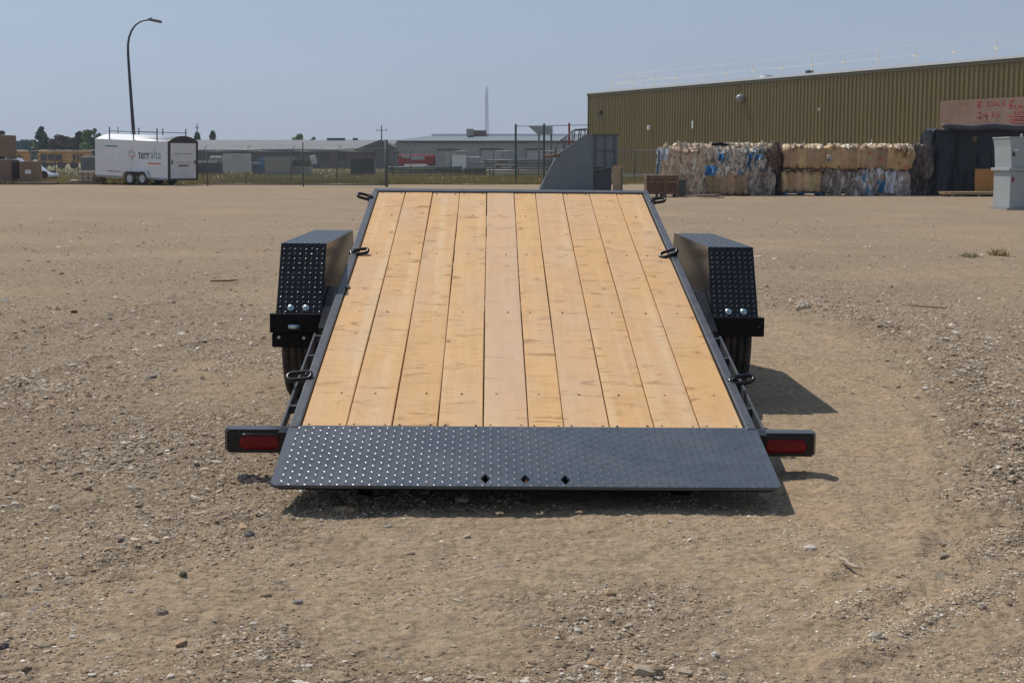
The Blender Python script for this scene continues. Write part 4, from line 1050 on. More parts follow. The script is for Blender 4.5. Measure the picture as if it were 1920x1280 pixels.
def tree(px, ptop, wpx, D, kind, label, tint, seed, n=2600, pbase=None):
    rg = np.random.default_rng(seed); H = zat(ptop, D); wd_ = wpx/FPX*D/2*1.2; r = empty('tree', (xat(px, D), D, 0), label, 'tree', 'trees beyond the yard')
    mb = MB(); mb.tube([(0, 0, 0), (.1, 0, H*.5), (0, .1, H*.9)], [H*.03, H*.02, H*.008], 8)
    for k in range(6):
        a = k*1.1; z = H*(.3+.09*k); mb.tube([(0, 0, z), (math.cos(a)*wd_*.6, math.sin(a)*wd_*.6, z+H*.12)], [H*.012, H*.004], 5)
    mb.build('trunk', M_bark, r)
    cl = []
    for i in range(46 if kind == 'round' else 60):
        if kind == 'cone':
            t = rg.uniform(.06, 1)**.8; rad_ = wd_*(1-t)**.75*rg.uniform(.35, 1.05); z = H*(.12+.86*t); cs = wd_*.22*(1.15-t)+.2
        else:
            u = rg.normal(size=3); u /= np.linalg.norm(u); q = rg.uniform(.35, 1)**.5; rad_ = None; p = u*q*np.array([wd_*.88, wd_*.7, H*.46])+np.array([0, 0, H*.52]); cs = wd_*.26
        if rad_ is not None: a = rg.uniform(0, 6.28); p = np.array([math.cos(a)*rad_, math.sin(a)*rad_, z])
        cl.append((p, cs*rg.uniform(.6, 1.2), rg.uniform(.65, 1.35)))
    V = []; C = []; per = n//len(cl)
    for p, cs, br in cl:
        u = rg.normal(size=(per, 3)); u /= np.linalg.norm(u, axis=1)[:, None]; c = p+u*cs*rg.uniform(.4, 1.05, (per, 1))**.6*np.array([1, 1, .7]); c[:, 2] = np.clip(c[:, 2], .3, H)
        s = rg.uniform(.16, .36, (per, 1)); e1 = rg.normal(size=(per, 3)); e1 /= np.linalg.norm(e1, axis=1)[:, None]; e2 = np.cross(e1, rg.normal(size=(per, 3))); e2 /= np.linalg.norm(e2, axis=1)[:, None]
        V.append(np.stack([c-e1*s, c+e2*s*.7, c+e1*s, c-e2*s*.7], 1)); C.append(np.repeat(np.array(tint)*br*rg.uniform(.8, 1.2, (per, 1)), 4, 0))
    V = np.concatenate(V).reshape(-1, 3); C = np.concatenate(C); fastmesh('crown', V, np.arange(len(V)).reshape(-1, 4), M_leaf, attr={'tint': C}, parent=r)
DK_, GR, PU = (.065, .125, .060), (.14, .25, .075), (.11, .075, .065)
for i, a in enumerate([
    (80, 239, 44, 230, 'cone', 'tallest dark spruce left of the white enclosed trailer', DK_),
    (98, 258, 48, 235, 'round', 'low green shrubby tree at the right foot of the tallest spruce', GR),
    (60, 264, 56, 240, 'round', 'low green tree at the left foot of the tallest spruce', GR),
    (117, 254, 42, 225, 'round', 'purple leaved round tree between the tallest spruce and the leafy green tree', PU),
    (154, 246, 34, 235, 'round', 'dark green round tree left behind the leafy green tree', (.03,.05,.022)),
    (178, 243, 46, 228, 'round', 'leafy bright green tree touching the front of the white enclosed trailer', GR),
    (-4, 236, 26, 220, 'round', 'tree cut off by the left border above the brown carton stack', PU),
    (20, 268, 76, 260, 'round', 'dark low treetop just right of the tall brown cartons', DK_),
    (139, 260, 44, 245, 'cone', 'small narrow dark spruce right of the purple leaved tree', DK_),
    (371, 249, 22, 250, 'cone', 'small dark spruce beside the utility pole, above the shingle roof', DK_),
    (400, 247, 18, 250, 'cone', 'narrow spruce above the grey shingle roof, second right of the white enclosed trailer', DK_),
    (562, 247, 38, 290, 'round', 'green tree crown rising alone over the middle of the grey shingle roof', GR),
    (588, 256, 12, 290, 'round', 'tiny green treetop right of the lone tree over the shingle roof', GR)]):
    tree(*a[:4], a[4], a[5], a[6], 40+i)
sheet_box('far_wooded_ridge', -200, 760, 291, 300, 700, 30, mat('far_treeline', (.06,.075,.05), .9), bev=.5)['kind'] = 'structure'

# ------------------------------------------------------------------ school buses
def bus(px0, px1, D, label, left_face=True):
    x0, x1 = xat(px0, D), xat(px1, D); zt = zat(281.5, D); L = x1-x0; r = empty('school_bus', ((x0+x1)/2, D, 0), label, 'school bus', 'school buses parked behind the fence'); hl = L/2
    mb = MB(); mb.bbox((-hl, 0, .75), (hl, 2.4, zt-.42), .08, 2); mb.build('body', M_yellow, r)
    mb = MB(); mb.bbox((-hl+.05, .04, zt-.418), (hl-.05, 2.36, zt), .22, 3); mb.build('roof', mat('bus_roof_yellow', (.62, .36, .08), .5), r)
    n = max(3, int(L/1.0))
    for k in range(n):
        a = -hl+.4+(L-.8)*k/n; b = a+(L-.8)/n-.14; mb = MB(); mb.box((a, -.012, zt-1.25), (b, 0, zt-.52)); mb.build('window', M_glass, r)
    for z in (1.05, 1.5): mb = MB(); mb.box((-hl+.02, -.018, z), (hl-.02, 0, z+.06)); mb.build('side_stripe', M_darktrim, r)
    for x in (-hl*.6, hl*.6): mb = MB(); mb.lathe([(0, -.02), (.26, -.02), (.5, 0), (.5, .28), (0, .28)], 16, Matrix.Translation((x, 0, .5)) @ Matrix.Rotation(math.pi/2, 4, 'Z')); mb.build('wheel', M_rubber, r)
bus(14, 46, 190, 'yellow school bus half hidden by the tall brown carton stack at far left')
bus(70, 125, 190, 'yellow school bus seen whole between the cartons and the white enclosed trailer')
bus(131, 164, 196, 'yellow school bus with only its end showing left of the enclosed trailer')
sheet_box('tarped_load', 150, 184, 292, 330, GD(338), 2, mat('grey_tarp_cloth', (.12,.125,.13), .7, var=.4, scale=2, bump=.05, bscale=3), 'grey covered load with small dark window panel, touching the front of the enclosed trailer', 'covered load', bev=.25)
sheet_box('blue_shed', 24, 44, 264, 300, 230, 5, mat('blue_shed_paint', (.03,.12,.17), .6), 'blue shed top between treetops at far left', 'shed')

# ------------------------------------------------------------------ left border: cartons, cars, pallets
def carton(px0, px1, pt, pb, D, dep, label, m=M_carton, lid=True, lab=False):
    x0, x1 = xat(px0, D), xat(px1, D); zt, zb = zat(pt, D), max(0, zat(pb, D)); r = empty('carton', ((x0+x1)/2, D, zb), label, 'carton'); hw = (x1-x0)/2; h = zt-zb
    mb = MB(); mb.bbox((-hw, 0, .12), (hw, dep, h), .02); mb.build('box', m, r)
    for k in range(3): x = -hw+k*(hw-.06); mb = MB(); mb.box((x, 0.01, 0), (x+.12, dep, .119)); mb.build('pallet_foot', M_pallet, r)
    if lab: mb = MB(); mb.box((-.1, -.005, h*.45), (.2, -.001, h*.62)); mb.build('paper_label', M_white, r)
    return r
Dl = GD(345.5)
carton(-34, 16.5, 254, 299, Dl, 1.3, 'tall brown carton at the top of the stack at the left border')
bpy.data.objects['carton'].location.z = zat(298.5, Dl)
carton(-34, 21, 299.5, 345.5, Dl, 1.3, 'lower brown carton carrying the tall one at the left border')
carton(35.5, 64, 302.5, 345, Dl-.6, 1.2, 'brown carton with a small pale label standing right of the left stack', lab=True)
carton(22, 35, 304, 345, Dl+.2, 1.2, 'dark brown narrow carton between the left stack and the labelled carton', m=mat('dark_carton', (.06,.04,.03), .8))
sheet_box('wooden_pallet', 30, 97, 341.8, 346, Dl-1.6, 1.2, M_pallet, 'flat wooden pallet under the labelled carton at far left', 'pallet', bev=.01)
def car(px0, px1, ptop, D, label, m, suv=False):
    x0, x1 = xat(px0, D), xat(px1, D); L = x1-x0; H = zat(ptop, D); r = empty('parked_car', ((x0+x1)/2, D, 0), label, 'car'); h = L/2; W_ = 1.8
    body = [(-h, .3), (-h, H*.55), (-h*.92, H*.62), (h*.45, H*.62), (h*.9, H*.52), (h, H*.42), (h, .3)]
    mb = MB(); mb.prism(body, 1, 0, W_); mb.build('body', m, r)
    cab = [(-h*.88, H*.62), (-h*.72, H*.96), (-h*.3, H), (h*.05, H*.96), (h*.42, H*.625)]
    mb = MB(); mb.prism(cab, 1, .12, W_-.12); cb = mb.build('cabin', m, r)
    mb = MB(); mb.prism([(-h*.78, H*.65), (-h*.66, H*.9), (-h*.05, H*.9), (h*.3, H*.65)], 1, .108, .119); mb.build('side_window', M_glass, cb)
    for x in (-h*.62, h*.62):
        for y in (0, W_-.2): mb = MB(); mb.lathe([(0, .0), (.2, -.01), (.32, 0), (.33, .1), (.32, .2), (0, .2)], 18, Matrix.Translation((x, y-.02, .33)) @ Matrix.Rotation(math.pi/2, 4, 'Z')); mb.build('wheel', M_rubber, r)
M_carw = mat('white_car_paint', (.62, .66, .72), .25, coat=.5, var=.03)
car(-20, 63, 295.5, GD(340), 'white van roof showing above the cartons at far left', M_carw)
car(25, 91, 309, GD(342), 'white car with dark windscreen right of the labelled carton', M_carw)
# white block pallet
def blocks():
    D = GD(346); x0 = xat(144, D); r = empty('block_pallet', (x0, D, 0), 'pallet stacked with round pale blocks left of the enclosed trailer', 'pallet load')
    mb = MB(); mb.box((-.6, -.1, 0), (1.3, .9, .12)); mb.build('pallet', M_pallet, r)
    M_blk = mat('pale_block', (.38, .33, .25), .8, var=.2, scale=6)
    me = MB().bbox((-.12, 0, 0), (.12, .5, .18), .05, 2).mesh('pale_block'); me.materials.append(M_blk)
    for j in range(3):
        for i in range(3):
            link('pale_block', me, None, r, Matrix.Translation((.14+i*.26, random.uniform(-.03, .03), .125+j*.19)))
    mb = MB(); mb.bbox((.90, 0, .125), (1.30, .7, .66), .06); mb.build('covered_stack', M_crate, r)
    mb = MB(); mb.bbox((-.4, .0, .125), (.0, .5, .24), .04); mb.build('torn_sack', mat('white_sack', (.5,.47,.42), .8), r)
blocks()
def pile(px, py, wpx, h, label, col, name='dirt_pile', cat='pile', seed=1):
    p = gnd(px, py); s = wpx/FPX*p.y/2; bm = bmesh.new(); bmesh.ops.create_icosphere(bm, subdivisions=3, radius=1)
    for v in bm.verts:
        d = noise.noise(v.co*2+Vector((seed, 0, 0)))*.4; v.co *= 1+d; v.co.x *= s; v.co.y *= s*.7; v.co.z *= h
    me = bpy.data.meshes.new(name); bm.to_mesh(me); bm.free(); o = link(name, me, mat(name+'_surface', col, .9, var=.3, scale=6)); o.location = p; tag(o, label, cat)
pile(407, 346.5, 22, .22, 'low sandy pile at the fence foot right of the enclosed trailer', (.33, .22, .11))
pile(137, 343, 10, .12, 'white rag lying left of the pale block pallet', (.6, .58, .52), 'rag', 'rag', 3)
pile(210, 345, 6, .10, 'small white bundle under the front of the enclosed trailer', (.6, .58, .52), 'rag', 'rag', 5)

# ------------------------------------------------------------------ things behind the fence (left yard)
Dy = GD(330)
def container(px0, px1, pt, pb, D, m, label, nrib=8, dep=2.4, name='storage_container', cat='container'):
    x0, x1 = xat(px0, D), xat(px1, D); zt = zat(pt, D); r = empty(name, ((x0+x1)/2, D, 0), label, cat); h = (x1-x0)/2
    mb = MB(); mb.box((-h, 0, .0), (h, dep, zt)); mb.build('body', m, r)
    for k in range(nrib+1): x = -h+2*h*k/nrib; mb = MB(); mb.box((x-.03, -.04, .03), (x+.03, -.001, zt-.03)); mb.build('rib', m, r)
    mb = MB(); mb.box((-h-.03, -.05, zt+.001), (h+.03, dep+.03, zt+.07)); mb.build('top_rail', m, r); return r
M_tan = mat('pale_container_paint', (.33, .32, .29), .6, var=.1)
container(497, 545, 296, 330, Dy+2, M_tan, 'pale ribbed storage container behind the fence right of the white notice')
container(658, 701, 299.5, 333, Dy-3, M_dgreen, 'dark green waste bin behind the sliding gate', 5, 1.6, 'waste_bin', 'waste bin')
sheet_box('machine_cabinet', 549, 580, 300, 312, Dy+3, 1.2, mat('olive_panel', (.07,.075,.045), .6), 'dark olive machine housing behind the fence, right of the pale container', 'machine')
sheet_box('grey_machine', 545, 582, 312.3, 329, Dy+3, 1.2, M_tan, 'pale machine frame under the dark olive housing', 'machine frame')
t = sheet_box('leaning_panel', 584, 595, 291, 308, Dy+4, .1, M_white, 'tilted white panel leaning against the brown grey wall', 'panel'); t.rotation_euler = (0, R(-14), 0)
sheet_box('equipment_cover', 366, 412, 301, 326, Dy+5, 2, mat('dark_cover', (.03,.04,.05), .6, var=.4, scale=2), 'dark covered equipment behind the fence beside the enclosed trailer', 'covered equipment', bev=.6)
sheet_box('blue_drum', 487, 496.5, 297, 312, Dy+4, .5, M_blue, 'bright blue barrel left of the pale storage container', 'barrel', bev=.15)
sheet_box('tarped_pile', 471, 497, 304, 328, Dy+6, 1.5, mat('blue_grey_cover', (.05,.09,.14), .6, var=.4, scale=2), 'blue grey covered pile between the white notice and the pale container', 'covered pile', bev=.3)
sheet_box('parked_machine', 392, 417, 292.5, 306, Dy+12, 2, M_galv, 'pale vehicle roof behind the dark covered equipment', 'vehicle', bev=.2)

# grey shingle-roofed building
def building_a():
    D = GD(317); x0, x1 = xat(300, D), xat(726, D); ze, zr = zat(280, D), zat(262.5, D+11); r = empty('low_building', (x0, D, 0), 'long low building with a grey shingle roof behind the fenced storage yard', 'building'); L = x1-x0
    for k in range(10):
        a, b = L*k/10, L*(k+1)/10; mb = MB(); mb.box((a+.01, 0, 0), (b-.01, .2, ze-.1)); mb.build('wall_panel', M_wallA if k < 7 else mat('brown_grey_wall', (.16,.135,.125), .8, var=.12), r)
    mb = MB(); mb.box((.01, .21, 0), (L-.01, 21, ze-.1)); mb.build('wall_core', M_wallA, r)
    mb = MB(); mb.prism([(-.8, ze-.10), (11, zr), (22.8, ze-.1), (22.8, ze-.25), (-.8, ze-.25)], 0, -.5, L+.5)
    mb.build('roof', M_roofA, r)
    mb = MB(); mb.box((-.5, -.95, ze-.32), (L+.5, -.81, ze-.08)); mb.build('gutter', M_galvd, r)
    # cross gable at the right end
    xa = xat(664, D)-x0; xb = xat(740, D)-x0; xc = xat(716, D)-x0; zc = zat(262, D-1)
    mb = MB(); mb.prism([(xa, ze-.12), (xc, zc), (xb, ze+.35), (xb, ze-.12)], 1, -1.6, 6); mb.build('cross_gable', mat('dark_gable', (.11,.115,.125), .8), r)
    mb = MB(); mb.box((xa+3, -1.0, 0), (xb-.3, -.01, ze-.13)); mb.build('gable_wall', M_wallA, r)
    for px in (440, 470, 610, 640):
        x = xat(px, D)-x0; mb = MB(); mb.box((x-.6, -.03, 1.0), (x+.6, -.005, 2.0)); mb.build('window', M_glass, r)
    for px, w_ in ((612, 1.2), (650, .3)): x = xat(px, D)-x0; mb = MB(); mb.box((x-w_, 10.5, zr-.3), (x+w_, 11.5, zr+.25)); mb.build('roof_vent', M_galvd, r)
building_a()
# pale metal building
def building_b():
    D = GD(314); x0, x1 = xat(728, D), xat(1160, D); L = x1-x0; ze = zat(265.5, D); zr = zat(254.5, D+15); r = empty('metal_building', (x0, D, 0), 'long pale grey metal building with roller doors behind the pipe racks', 'building')
    n = 26
    for k in range(n):
        a, b = L*k/n, L*(k+1)/n; mb = MB(); mb.box((a+.015, 0, 0), (b-.015, .1, ze)); mb.box((a+.01, -.04, 0), (a+.10, -.001, ze)); mb.build('wall_panel', M_wallB, r)
    mb = MB(); mb.box((.01, .11, 0), (L, 30, ze)); mb.build('wall_core', M_wallB, r)
    xh = xat(800, D)-x0
    mb = MB(); mb.add([(-.5, -.5, ze+.02), (L, -.5, ze+.02), (L, 15, zr), (xh, 15, zr), (-.5, 30, ze+.02), (L, 30, ze+.02)], [(0, 1, 2, 3), (0, 3, 4), (3, 2, 5, 4)]); mb.build('roof', mat('blue_grey_metal_roof', (.17,.20,.22), .5, var=.06), r)
    mb = MB(); mb.box((xh, 14.6, zr-.1), (L, 15.4, zr+.28)); mb.build('ridge_cap', M_whiter, r)
    mb = MB(); mb.box((-.5, -.62, ze-.18), (L, -.48, ze+.12)); mb.build('eave_trim', M_darktrim, r)
    for a, b, pt in ((820, 861, 281), (900, 943, 280), (985, 1022, 280)):
        xa, xb, zt = xat(a, D)-x0, xat(b, D)-x0, zat(pt, D); mb = MB(); mb.box((xa, -.12, zt-.12), (xb, -.045, zt+.1)); mb.build('door_header', M_darktrim, r)
        mb = MB(); mb.box((xa+.3, -.10, 0), (xb-.3, -.045, zt-.13)); dr = mb.build('roller_door', M_doorB, r)
        for k in range(5): mb = MB(); mb.box((xa+.3, -.115, zt*k/5), (xb-.3, -.101, zt*k/5+.04)); mb.build('door_slat_line', M_wallB, dr)
        mb = MB(); mb.box((xa-.02, -.15, zt-1.0), (xa+.08, -.05, zt-.121)); mb.build('door_track', M_darktrim, r)
    xq = xat(877, D)-x0; mb = MB(); mb.bbox((xq-.6, 13, zr-.4), (xq+.6, 14.4, zr+1.1), .08); mb.build('roof_unit', M_tan, r)
    mb = MB(); mb.bbox((xq-.3, 10, ze), (xq+.6, 11, zr+.1), .08); mb.build('roof_duct', M_galvd, r)
    xq = xat(893, D)-x0; mb = MB(); mb.bbox((xq-1.3, 13.2, zr-.4), (xq+1.3, 14.5, zr+.85), .1); mb.build('roof_unit', mat('rusty_brown_unit', (.13,.09,.07), .7), r)
building_b()
# funnel hopper over the roof
def funnel():
    D = 150; r = empty('roof_hopper', (xat(1015, D), D, 0), 'pale blue grey funnel hopper rising above the metal building roof', 'hopper'); z = lambda p: zat(p, D); X = lambda p: xat(p, D)-xat(1015, D)
    mb = MB(); mb.prism([(X(992), z(237)), (X(1036), z(237)), (X(1036), z(252)), (X(1009), z(252))], 1, 0, 2.2); mb.build('hopper_bin', mat('pale_hopper', (.25,.31,.33), .5), r)
    for px in (1011, 1034):
        for y in (.2, 2): mb = MB(); mb.tube([(X(px), y, 0), (X(px), y, z(250))], .08, 6); mb.build('hopper_leg', M_galvd, r)
funnel()
# gantry posts and wires in front of it
def gantry():
    D = GD(345.5); 
    r = empty('pipe_gantry', (xat(967, D), D, 0), 'green steel posts joined by a thin top pipe behind the grey loading structure', 'post frame'); o = Vector(r.location)
    for px, pt in ((967, 233), (1020, 232)): mb = MB(); x = xat(px, D)-o.x; mb.box((x-.055, -.055, 0), (x+.055, .055, zat(pt, D))); mb.build('upright', mat('green_post_paint', (.04,.09,.075), .6), r)
    mb = MB(); mb.tube([(0, 0, zat(237, D)), (xat(1112, D)-o.x, 0, zat(234.5, D))], .018, 5); mb.build('top_pipe', M_galvd, r)
    x = xat(1067, D)-o.x; mb = MB(); mb.box((x-.05, -.05, 0), (x+.05, .05, zat(231, D))); mb.build('red_upright', M_red, r)
    mb = MB(); a = Vector((x, -.1, zat(256, D)))
    tri = [(x-.19, 0, zat(266.5, D)), (x+.17, 0, zat(266.5, D)), (x+.0, 0, zat(253.5, D))]; mb.tube([Vector(t)+Vector((0, -.1, 0)) for t in tri], .022, 5, True); mb.build('red_triangle', M_red, r)
gantry()
# parked things in front of the pale building
Dp = GD(322)
sheet_box('red_truck_body', 747, 816, 289.5, 311, Dp+6, 2.4, M_red, 'dark red truck body with pale panels parked before the grey metal building', 'truck', bev=.15)
for a, b, c, d in ((753, 768, 290.5, 297), (770, 796, 293, 300)): sheet_box('pale_panel', a, b, c, d, Dp+5.9, .09, M_wallB, parent=bpy.data.objects['red_truck_body'])
sheet_box('white_flatbed', 758, 800, 308, 311.5, Dp+3, 1.5, M_white, 'low white trailer bed in front of the dark red truck body', 'trailer bed')
container(817, 836, 288, 313, Dp+4, M_wallB, 'narrow pale grey box trailer right of the red truck body', 3, 2.4, 'box_trailer', 'box trailer')
container(848, 873, 292, 313, Dp+4, M_white, 'white box trailer standing left of the middle roller door', 4, 2.4, 'box_trailer', 'box trailer')
sheet_box('white_sacks', 876, 902, 293, 309, Dp+6, 1.5, mat('greyish_sacks', (.33,.35,.37), .8, var=.4, scale=3), 'pale bundles right of the white box trailer', 'bundles', bev=.3)
car(925, 975, 298, Dp+4, 'silver white car seen through the fence before the right hand roller door', M_carw)
def pipe_rack(px0, px1, rows, D, label, m, seed, nlay=2):
    random.seed(seed); x0, x1 = xat(px0, D), xat(px1, D); r = empty('pipe_rack', ((x0+x1)/2, D, 0), label, 'pipe rack'); h = (x1-x0)/2
    for py in rows:
        for j in range(nlay):
            z = max(.06, zat(py, D)); mb = MB(); e = random.uniform(-.3, .3); mb.tube([(-h+e, j*.2, z), (h+e*.5, j*.2, z+random.uniform(-.02, .02))], .075, 8); mb.build('pipe', m, r)
    zt = zat(min(rows)-3, D)
    for k in range(max(3, int(h))):
        x = -h*.93+1.86*h*k/(max(3, int(h))-1); mb = MB(); mb.box((x-.04, -.16, 0), (x+.04, -.09, zt)); mb.build('rack_upright', M_galvd, r)
pipe_rack(729, 868, (314, 318.5, 323, 328), GD(331), 'long rack of grey green pipes low behind the fence, left part', mat('green_grey_pipe', (.10,.13,.125), .6, objrand=.4), 3)
pipe_rack(905, 1034, (301, 306, 311, 316), GD(328), 'upper rack of dull brown pipes behind the right fence', mat('brown_grey_pipe', (.13,.12,.105), .6, objrand=.4), 5)
pipe_rack(914, 1030, (320, 326, 331.5), GD(334), 'lower rack of pale pipes left of the grey loading structure', mat('pale_pipe', (.36,.36,.35), .6, objrand=.4), 7, 1)
sheet_box('rubble_heap', 870, 912, 313, 331, GD(330), 1.5, mat('dark_heap', (.06,.06,.055), .9, var=.5, scale=3), 'dark heap of scrap between the two pipe racks', 'scrap heap', bev=.5)

# ------------------------------------------------------------------ grey steel loading structure
def hopper():
    D = GD(360); r = empty('steel_loading_hopper', (xat(1100, D), D, 0), 'grey steel loading structure with sloping side and open bin behind the deck', 'steel structure'); o = r.location
    X = lambda p: xat(p, D)-o.x; Z = lambda p: max(0, zat(p, D))
    mb = MB(); poly = [(X(1010), 0), (X(1028), Z(322)), (X(1047), Z(288)), (X(1073), Z(270)), (X(1098), Z(253)), (X(1113), Z(253)), (X(1113), 0)]
    mb.prism(poly, 1, 0, .10); mb.build('sloping_side_plate', M_grey, r)
    mb = MB(); mb.prism([(a, b) for a, b in poly], 1, 1.9, 2.0); mb.build('sloping_side_plate', M_grey, r)
    mb = MB(); mb.add([(X(1010), .1, 0), (X(1010), 1.9, 0), (X(1047), 1.9, Z(288)), (X(1047), .1, Z(288)), (X(1098), 1.9, Z(254)), (X(1098), .1, Z(254))], [(0, 1, 2, 3), (3, 2, 4, 5)]); mb.build('chute_floor', M_greyd, r)
    mb = MB(); mb.box((X(1113)+.003, -.02, Z(314)), (X(1158), 1.9, Z(253))); bn = mb.build('bin', M_grey, r)
    for px in (1116, 1134, 1152): mb = MB(); mb.box((X(px)-.03, -.085, Z(313)), (X(px)+.03, -.022, Z(253.5))); mb.build('bin_rib', M_greyd, bn)
    mb = MB(); mb.box((X(1120), -.06, Z(284.5)), (X(1151), -.023, Z(282))); mb.build('bin_rib', M_greyd, bn)
    mb = MB(); mb.box((X(1109), -.11, Z(254)), (X(1160), 1.95, Z(251.5))); mb.build('top_rim', M_greyd, r)
    mb = MB(); mb.box((X(1113)+.01, .12, 0), (X(1147), 1.8, Z(314.5))); mb.build('lower_box', M_greyd, r)  # shade on this side is painted by the darker steel colour
    mb = MB(); mb.add([(X(1113), -.1, Z(318)), (X(1147), -.1, Z(312)), (X(1147), .3, Z(312)), (X(1113), .3, Z(318)), (X(1113), -.1, Z(320)), (X(1147), -.1, Z(314)), (X(1147), .3, Z(314)), (X(1113), .3, Z(320))], [(0,1,2,3), (4,7,6,5), (0,4,5,1), (1,5,6,2), (2,6,7,3), (3,7,4,0)]); mb.build('skirt', M_grey, r)
    # handrail climbing the slope
    for y in (.05, 1.9):
        mb = MB(); mb.tube([(X(1044), y, Z(270)), (X(1060), y, Z(258)), (X(1078), y, Z(243)), (X(1103), y, Z(242))], .028, 6); mb.build('handrail', M_galvd, r)
        for a, b, c in ((1044, 270, 296), (1061, 257, 279), (1078, 243, 268), (1090, 242.5, 260), (1102, 242, 254)): mb = MB(); mb.tube([(X(a), y, Z(b)), (X(a-2), y, Z(c))], .02, 5); mb.build('handrail_post', M_galvd, r)
    for k in range(6):
        t = k/5; a = X(1046)+(X(1098)-X(1046))*t; z = Z(276)+(Z(250)-Z(276))*t; mb = MB(); mb.tube([(a, .05, z+.1), (a, 1.9, z+.1)], .018, 5); mb.build('rung', M_galvd, r)
    # brown debris on rail
    mb = MB(); mb.tube([(X(1022), .0, Z(294)), (X(1050), -.05, Z(290))], [.07, .05], 7); mb.build('rag', M_stick, r)
    pl = sheet_box('plywood_offcut', 1149.5, 1168, 310, 356, D-.6, .03, M_ply, 'pale plywood sheet leaning at the right foot of the grey steel structure', 'plywood'); pl.rotation_euler = (R(-6), 0, 0)
    m2 = MB(); m2.box((.13, -.03, .1), (.17, -.001, .95)); m2.build('batten', M_galvd, pl)
hopper()

# ------------------------------------------------------------------ bales of waste
def noisefn(p, s, seed): return noise.noise(Vector(p)*s+Vector((seed*7.3, seed*1.9, 0)))
FILM = {'cream': [(.60,.46,.31), (.50,.37,.24), (.68,.56,.42), (.28,.20,.13), (.46,.35,.24)],
        'blue': [(.54,.48,.40), (.60,.50,.38), (.50,.42,.32), (.09,.20,.34), (.46,.38,.29), (.50,.41,.30), (.64,.54,.42), (.13,.16,.15), (.50,.42,.33), (.24,.22,.19)],
        'grey': [(.30,.25,.20), (.38,.33,.28), (.22,.18,.145), (.15,.12,.095)],
        'mixed': [(.48,.44,.42), (.30,.24,.19), (.34,.28,.22), (.50,.46,.43), (.05,.22,.42), (.58,.56,.55), (.38,.29,.19), (.33,.27,.27), (.26,.21,.18), (.40,.35,.30)],
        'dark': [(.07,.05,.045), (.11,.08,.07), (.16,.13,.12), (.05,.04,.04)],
        'brown': [(.12,.07,.045), (.09,.05,.035), (.16,.10,.07)]}
M_film = {k: mat('pressed_'+k+'_waste', FILM[k][0], .75, var=.4, scale=7, bump=.03, bscale=9, dirt=FILM[k][3 if len(FILM[k]) > 3 else 1], dirt_amt=.9) for k in FILM}
